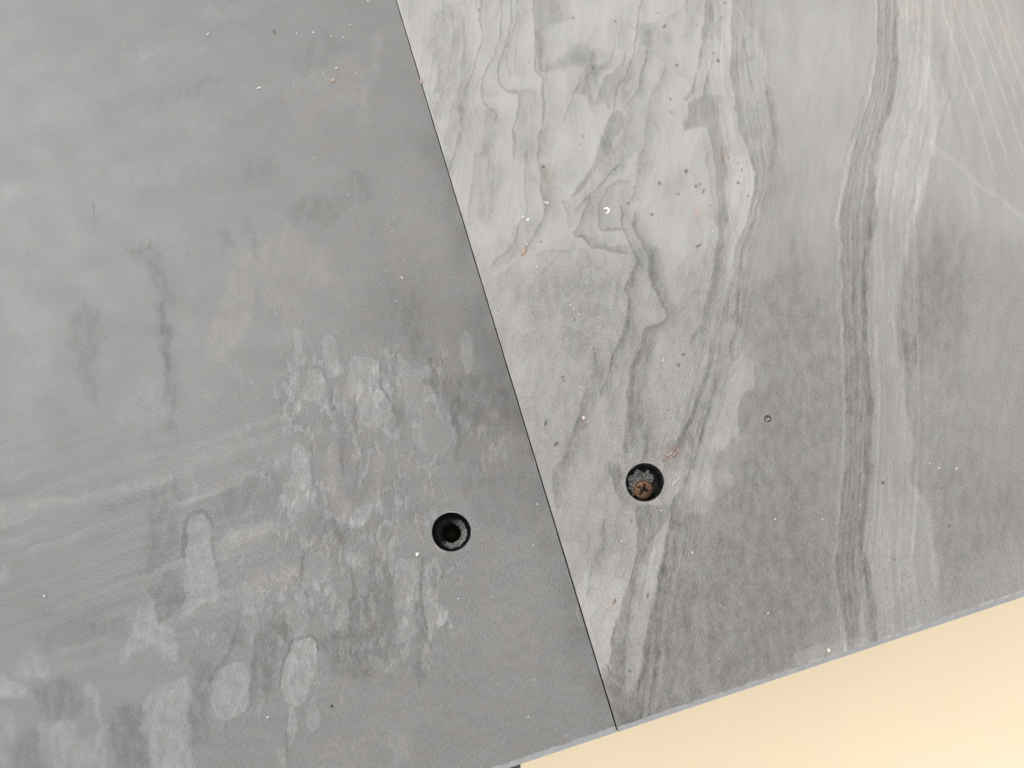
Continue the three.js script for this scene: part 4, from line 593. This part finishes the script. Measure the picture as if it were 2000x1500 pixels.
{
  const s = thing('wood_screw', X(SC[0]), -0.0034, Z(SC[1])); s.rotation.y = 0; s.scale.setScalar(1);
  const prof = [[0, 0.25], [1.5, 0.2], [3, 0.02], [4.1, -0.28], [4.65, -0.6], [4.8, -0.95], [4.55, -1.3], [2.2, -2.6], [0, -2.6]].map(([r, y]) => new THREE.Vector2(r / 1000, y / 1000));
  let head = mergeVertices(new THREE.LatheGeometry(new THREE.SplineCurve(prof.slice(0, 7)).getPoints(30).concat(prof.slice(7)), 72)); head.computeVertexNormals();
  const arm = (w, l, sh) => { const a = new THREE.Shape(); a.moveTo(-l, -w * 0.62); a.lineTo(-l * 0.4, -w * 0.9); a.lineTo(l * 0.4, -w * 0.9); a.lineTo(l + sh, -w * 0.62); a.lineTo(l + sh, w * 0.62); a.lineTo(l * 0.4, w * 0.9); a.lineTo(-l * 0.4, w * 0.9); a.lineTo(-l, w * 0.62); const e = new THREE.ExtrudeGeometry(a, { depth: 0.0024, bevelEnabled: false }); e.rotateX(Math.PI / 2); e.translate(0, 0.0006, 0); return e; };
  const ev = new Evaluator(); ev.attributes = ['position', 'normal', 'uv'];
  let brush = new Brush(head); brush.updateMatrixWorld();
  for (const [turn, sh] of [[-0.36, 0], [-0.36 - Math.PI / 2 - 0.1, 0.0005]]) { const c = new Brush(arm(0.00092, 0.0029, sh)); c.rotation.y = turn; c.position.set(-0.0004, 0, -0.0004); c.updateMatrixWorld(); brush = ev.evaluate(brush, c, SUBTRACTION); }
  const g = brush.geometry.clone(); g.clearGroups?.();
  painted(g, (x, y, z) => { const deep = y < -0.75 && Math.hypot(x, z) < 3, n = 0.5 + 0.5 * noise3(x * 0.5, y, z * 0.5), m = 0.5 + 0.5 * noise3(x * 1.9, y + 4, z * 1.9), k = (0.4 + 0.7 * n) * (0.6 + 0.55 * m) * (1.05 - 0.09 * (x + z)); return deep ? [0.005, 0.003, 0.002] : (() => { const e = smooth(3.4, 4.7, Math.hypot(x, z)) * 0.55, q = k * (1 - e); return [0.155 * q, 0.082 * q * (0.85 + 0.2 * m), 0.042 * q * (0.8 + 0.4 * n)]; })(); });  // head tinted lighter to the upper left; shade inside the slot painted near-black
  part('screw_head', g, new THREE.MeshPhysicalMaterial({ vertexColors: true, roughness: 0.55, metalness: 0.2, specularIntensity: 0.35 }), s);
  part('shank', lathe([[2.2, -2.5], [2.2, -19], [0.2, -24]], 20), new THREE.MeshStandardMaterial({ color: 0x6b4a32, roughness: 0.5, metalness: 0.6 }), s);
  tag(s, 'rusty brown cross-head screw sunk in the black hole of the veined slab', 'screw');
}

// ------------------------------------------------------------------ loose chips and crumbs lying on the stone
const chipM = (r, g, b, o = {}) => new THREE.MeshStandardMaterial({ color: new THREE.Color().setRGB(r, g, b), roughness: 0.8, flatShading: true, ...o });
const white = chipM(0.44, 0.43, 0.40), cream = chipM(0.5, 0.46, 0.37), pink = chipM(0.38, 0.27, 0.22), orange = chipM(0.34, 0.24, 0.16), dark = chipM(0.03, 0.03, 0.026);
function chipGeometry(len, wid, high) {                       // a broken flake, in quarter millimetres
  const n = 7, ring = []; for (let i = 0; i < n; i++) { const a = (i + 0.5 * (rnd() - 0.5)) / n * 2 * Math.PI, k = 0.72 + 0.5 * rnd(); ring.push([Math.cos(a) * len / 2 * k, Math.sin(a) * wid / 2 * k]); }
  const pos = [], up = ring.map(([x, z]) => [x * 0.75 * U, (0.55 + 0.45 * rnd()) * high * U, z * 0.75 * U]), dn = ring.map(([x, z]) => [x * U, 0.1 * U, z * U]), c = [0, high * U, 0];
  for (let i = 0; i < n; i++) { const j = (i + 1) % n; pos.push(...up[j], ...up[i], ...c, ...dn[i], ...up[i], ...up[j], ...dn[i], ...up[j], ...dn[j], ...dn[i], ...dn[j], 0, 0.1 * U, 0); }
  const g = new THREE.BufferGeometry(); g.setAttribute('position', new THREE.Float32BufferAttribute(pos, 3)); g.computeVertexNormals(); return g;
}
function curlGeometry(r, arc, w, high) {                       // a curled shaving
  const pos = [], idx = [], n = 14; for (let i = 0; i <= n; i++) { const a = arc * i / n, k = Math.sin(Math.PI * (0.12 + 0.8 * i / n)) * w; for (const [q, y] of [[-k / 2, 0.2], [k / 2, 0.2], [k / 2.4, high], [-k / 2.4, high * 0.8]]) pos.push((r + q) * Math.cos(a) * U, y * U, (r + q) * Math.sin(a) * U); }
  for (let i = 0; i < n; i++) for (let k = 0; k < 4; k++) { const a = i * 4 + k, b = i * 4 + (k + 1) % 4; idx.push(a, b, a + 4, b, b + 4, a + 4); }
  idx.push(0, 1, 2, 0, 2, 3, n * 4, n * 4 + 2, n * 4 + 1, n * 4, n * 4 + 3, n * 4 + 2);
  const g = new THREE.BufferGeometry(); g.setAttribute('position', new THREE.Float32BufferAttribute(pos, 3)); g.setIndex(idx); g.computeVertexNormals(); return g;
}
function chip(name, u, v, geometry, material, turn, label, category, group) {
  const m = shade(new THREE.Mesh(geometry, Object.assign(material, { side: THREE.DoubleSide }))); m.name = numbered(name); m.position.set(X(u), 0.00003, Z(v)); m.rotation.y = turn; scene.add(m);
  return tag(m, label, category, group);
}
const shapes = [0, 1, 2, 3].map(() => chipGeometry(5.2, 4, 1.6)), slivers = [0, 1].map(() => chipGeometry(7.5, 2.2, 1));
const GL = 'white stone crumbs scattered on the left slab', GR = 'white stone crumbs scattered on the right slab';
let made = 0;
function crumb(u, v, size, thin, label) { const k = made++, m = chip('stone_crumb', u, v, thin ? slivers[k % 2] : shapes[k % 4], white, 6.28 * rnd(), label, 'crumb', u < SEAM(v) ? GL : GR); m.scale.setScalar(size * 0.85); }
crumb(580, 66, 1, 0, 'white crumb, first from the left in the short row near the top');
crumb(612, 64, 1.1, 0, 'white crumb, second from the left in the short row near the top');
crumb(647, 71, 0.8, 0, 'small dull crumb, third from the left in the short row near the top');
crumb(671, 73, 1, 0, 'white crumb at the right end of the short row near the top');
crumb(684, 49, 1, 0, 'white crumb standing highest, above the right end of the short row');
crumb(719, 2, 0.9, 0, 'white crumb at the very top picture edge, left slab');
crumb(573, 170, 0.7, 0, 'tiny white crumb just right of the long lone flake, left slab');
crumb(696, 144, 0.9, 1, 'thin pale sliver to the upper right of the pink crumb, left slab');
crumb(631, 142, 1.2, 1, 'white sliver to the upper left of the pink crumb, left slab');
crumb(657, 134, 1.3, 0, 'rounded white crumb just above the pink crumb, left slab');
crumb(405, 120, 0.7, 1, 'faint sliver straight below the short slanting flake, upper left');
crumb(242, 85, 0.7, 1, 'tiny pale sliver lying farthest left near the top');
crumb(774, 588, 0.9, 1, 'white sliver just below the upright flake beside the joint');
crumb(540, 613, 0.7, 0, 'lone tiny crumb on the left slab just above the drip marks');
crumb(768, 426, 0.9, 1, 'pale sliver, upper of a close pair left of the joint');
crumb(766, 452, 0.7, 0, 'small pale crumb, lower of a close pair left of the joint');
crumb(774, 388, 0.9, 1, 'pale sliver above the close pair left of the joint');
crumb(443, 381, 0.6, 1, 'tiny sliver alone in the plain grey middle of the left slab');
crumb(92, 1190, 0.8, 1, 'tiny sliver just below the shadowed chip, far left');
crumb(523, 1401, 1.3, 0, 'bright white crumb low between the two pale oval marks');
crumb(615, 1334, 0.8, 0, 'small white crumb on the right flank of the bigger pale oval mark');
crumb(593, 1194, 0.7, 0, 'small white crumb straight above the bigger pale oval mark');
crumb(895, 1169, 0.8, 0, 'small white crumb below the empty screw hole, left of two');
crumb(962, 1166, 0.7, 0, 'small white crumb below the empty screw hole, right of two');
crumb(1043, 1328, 0.9, 0, 'white crumb near the bottom end of the joint, upper of two');
crumb(1032, 1400, 1, 1, 'thin white sliver near the bottom end of the joint, lower of two');
crumb(1050, 985, 1, 0, 'white crumb left of the joint, level with the lower rim of the screw');
crumb(1041, 1065, 0.8, 0, 'small white crumb left of the joint, level with the empty hole');
crumb(342, 1070, 0.7, 0, 'small white crumb left of the tall capsule-shaped pale mark');
crumb(961, 420, 0.9, 1, 'faint white sliver beside the joint, left of the jagged flake');
crumb(986, 426, 0.9, 1, 'faint white sliver nearest the jagged flake, right slab');
crumb(1030, 478, 1, 0, 'white crumb touching the top of the orange brown splinter');
crumb(1048, 523, 1.3, 0, 'rounded white crumb below right of the orange brown splinter');
crumb(1216, 500, 1, 1, 'thin white sliver at the right end of the dark zigzag vein');
crumb(1145, 551, 1, 1, 'thin white sliver alone on the sandy grey patch');
crumb(1114, 596, 1.2, 0, 'bigger white crumb of a touching pair above the small pink crumb');
crumb(1121, 601, 0.8, 1, 'smaller white sliver of a touching pair above the small pink crumb');
crumb(1387, 438, 0.9, 1, 'white sliver left of the broad dark vein, upper of two');
crumb(1392, 452, 0.8, 0, 'white crumb left of the broad dark vein, lower of two');
crumb(1817, 905, 0.8, 0, 'small white crumb, leftmost of three near the right edge');
crumb(1834, 914, 1.2, 0, 'rounded white crumb, middle of three near the right edge');
crumb(1868, 915, 1.3, 1, 'thin white hair-like sliver, rightmost of three near the right edge');
crumb(1514, 1014, 1.1, 0, 'white crumb on plain grey stone straight below the little pin hole');
crumb(1606, 1014, 1, 1, 'thin white sliver just left of the dark banding, lower right');
crumb(1681, 987, 0.9, 0, 'small white crumb lying on the dark banding, lower right');
crumb(1352, 1079, 1.2, 0, 'white crumb below right of the rusty screw where the stone darkens');
crumb(1291, 997, 0.9, 0, 'small white crumb just below the rim of the rusty screw hole');
crumb(1215, 1057, 1.1, 0, 'white crumb on pale stone below left of the rusty screw');
crumb(1406, 1182, 0.9, 1, 'thin white sliver on dark grey stone above the outer edge');
crumb(1406, 1286, 0.7, 0, 'tiny white crumb nearest the outer edge, below a thin sliver');
crumb(1500, 1198, 1, 0, 'white crumb on dark grey stone, above the cream crumb at the edge');
chip('stone_flake', 507, 172, chipGeometry(12, 5, 2), white, 0.35, 'long white flake lying alone near the top of the left slab', 'flake');
chip('stone_flake', 407, 67, chipGeometry(8, 4.4, 1.6), white, 0.6, 'short slanting white flake nearest the top left of the left slab', 'flake');
chip('stone_flake', 785, 543, chipGeometry(7.5, 4, 2.2), white, -1.0, 'small upright white flake beside the middle of the joint, left slab', 'flake');
chip('stone_flake', 815, 1083, chipGeometry(7.5, 7.5, 3.5), chipM(0.72, 0.72, 0.6), 0, 'bright white grain just below left of the empty screw hole', 'flake');
chip('stone_flake', 88, 1164, chipGeometry(7, 6.5, 4), white, 1, 'lone pale chip with a dark shadow near the left picture edge', 'flake');
chip('dark_crumb', 648, 1379, chipGeometry(7, 5, 2.5), dark, 0.6, 'small black crumb low on the left slab', 'crumb');
chip('dark_splinter', 536, 62, chipGeometry(12, 2.6, 1.4), chipM(0.08, 0.08, 0.07), -1.0, 'thin dark grey splinter near the top of the left slab', 'splinter');
chip('shaving', 1184, 412, curlGeometry(5, 4.6, 3.8, 2.2), chipM(0.8, 0.79, 0.75), 2.6, 'curled white shaving, biggest on the right slab', 'shaving');
chip('shaving', 1291, 702, curlGeometry(5, 2.4, 2, 1.2), white, 0.6, 'thin hooked white shaving above the rusty screw', 'shaving');
chip('shaving', 1135, 752, curlGeometry(5, 1.8, 1.8, 1.2), white, -0.9, 'thin curved white shaving beside the joint, right slab', 'shaving');
chip('stone_flake', 1067, 396, chipGeometry(15, 5, 2), white, -0.3, 'long white flake on a dark vein of the right slab', 'flake');
chip('stone_flake', 1022, 425, chipGeometry(7, 7, 2.4), white, 0.8, 'jagged white flake beside a smaller broken one, right slab', 'flake');
chip('stone_flake', 1031, 429, chipGeometry(8, 6, 1.6), chipM(0.5, 0.5, 0.48), 0.2, 'pale broken flake touching a jagged white one, right slab', 'flake');
chip('stone_flake', 1619, 1270, chipGeometry(8, 10, 3), cream, 0.4, 'cream crumb near the chamfered outer edge of the right slab', 'flake');
chip('wood_crumb', 650, 158, chipGeometry(9, 7, 2.4), pink, 0.9, 'pink wood crumb lying in the open on the left slab', 'crumb');
chip('wood_crumb', 823, 160, chipGeometry(6, 11, 3), pink, 0.1, 'pink wood crumb caught in the joint between the slabs', 'crumb');
chip('wood_splinter', 1023, 492, chipGeometry(18, 6, 2.4), orange, 1.15, 'orange brown wood splinter beside the joint on the veined slab', 'splinter');
chip('wood_crumb', 1131, 615, chipGeometry(7, 6, 2), pink, 0.5, 'small pink crumb in the middle of the veined slab', 'crumb');
chip('wood_crumb', 1140, 816, chipGeometry(6, 7, 2), chipM(0.6, 0.45, 0.38), 0.2, 'small pink crumb between the joint and the rusty screw', 'crumb');
{
  const t = thing('wood_dust', X(1311), 0, Z(886)), gs = [];
  for (let k = 0; k < 46; k++) { const s = rnd() * 2 - 1, g = chipGeometry(2 + 5 * rnd(), 1.6 + 3 * rnd(), 1 + 1.4 * rnd()); g.rotateY(6 * rnd()); g.translate((s * 17 + 7 * (rnd() - 0.5)) * U, 0.00003, (-s * 9 + 12 * (rnd() - 0.5)) * U); gs.push(painted(g, () => { const a = k % 3; return a > 1 ? [0.26, 0.18, 0.14] : a ? [0.2, 0.155, 0.13] : [0.34, 0.29, 0.25]; })); }
  part('crumbs', mergeGeometries(gs), new THREE.MeshStandardMaterial({ vertexColors: true, roughness: 0.85, flatShading: true, side: THREE.DoubleSide }), t);
  tag(t, 'scattered pinkish wood dust just above right of the rusty screw', 'wood dust', null, 'stuff');
}
{
  const t = thing('filler_crumb', X(1320), 0, Z(940)), gs = [];
  for (let k = 0; k < 14; k++) { const s = rnd() * 2 - 1, g = chipGeometry(3 + 4 * rnd(), 2 + 3 * rnd(), 1.4 + rnd()); g.rotateY(6 * rnd()); g.translate((s * 6 + 3 * (rnd() - 0.5)) * U, 0.00003, (-s * 7 + 4 * (rnd() - 0.5)) * U); gs.push(g); }
  part('crumbs', mergeGeometries(gs), chipM(0.36, 0.34, 0.3, { side: THREE.DoubleSide }), t);
  tag(t, 'clump of pale filler crumbs touching the right rim of the screw hole', 'crumb');
}

// ------------------------------------------------------------------ what the slabs rest on, and the floor
const FLOOR = -0.46;
{
  const f = thing('support_frame');
  const steel = new THREE.MeshStandardMaterial({ color: new THREE.Color().setRGB(0.05, 0.05, 0.052), roughness: 0.6 });
  const turn = Math.atan2(0.3028, 1), beamTop = -THICK - 0.0005;
  const box = (w, h, d) => new THREE.BoxGeometry(w, h, d);
  const a = below(1015.5, 1500, 0.03), arm = part('beam', box(0.06, 0.05, 0.62), steel, f); 
  arm.position.set(X(a[0]) - 0.03, beamTop - 0.025, Z(a[1]) + 0.004 - 0.31);
  const rail = part('beam', box(1.5, 0.05, 0.06), steel, f); rail.position.set(X(a[0]) + 0.1, beamTop - 0.025 - 0.0515, Z(a[1]) - 0.33); rail.rotation.y = Math.atan2(0.3335, 1);
  for (const s of [-0.6, 0, 0.6]) { const l = part('leg', box(0.05, -FLOOR + beamTop - 0.0765, 0.05), steel, f); l.position.set(rail.position.x + s * 0.95, (FLOOR + beamTop - 0.0765) / 2, rail.position.z - s * 0.3); }
  tag(f, 'dark frame under the slabs, one corner showing at the bottom edge', 'frame');
}
{
  const s = 256, d = new Uint8Array(s * s * 4);
  for (let j = 0; j < s; j++) for (let i = 0; i < s; i++) { const t = 1 + 0.012 * noise(i / 60, j / 60) + 0.008 * noise(i / 17, j / 17 + 9), o = (j * s + i) * 4; [0.9, 0.725, 0.49].forEach((q, k) => { d[o + k] = Math.round(255 * clamp(toS(q * t))); }); d[o + 3] = 255; }
  const t = new THREE.DataTexture(d, s, s); t.colorSpace = THREE.SRGBColorSpace; t.wrapS = t.wrapT = THREE.MirroredRepeatWrapping; t.repeat.set(6, 6); t.magFilter = THREE.LinearFilter; t.needsUpdate = true;
  const g = new THREE.BoxGeometry(12, 0.04, 12), m = shade(new THREE.Mesh(g, new THREE.MeshStandardMaterial({ map: t, roughness: 0.75 })));
  m.name = 'floor'; m.position.y = FLOOR - 0.02; scene.add(m); m.userData.kind = 'structure'; m.userData.label = 'plain cream floor below the slabs';
}
renderer.render(scene, camera);
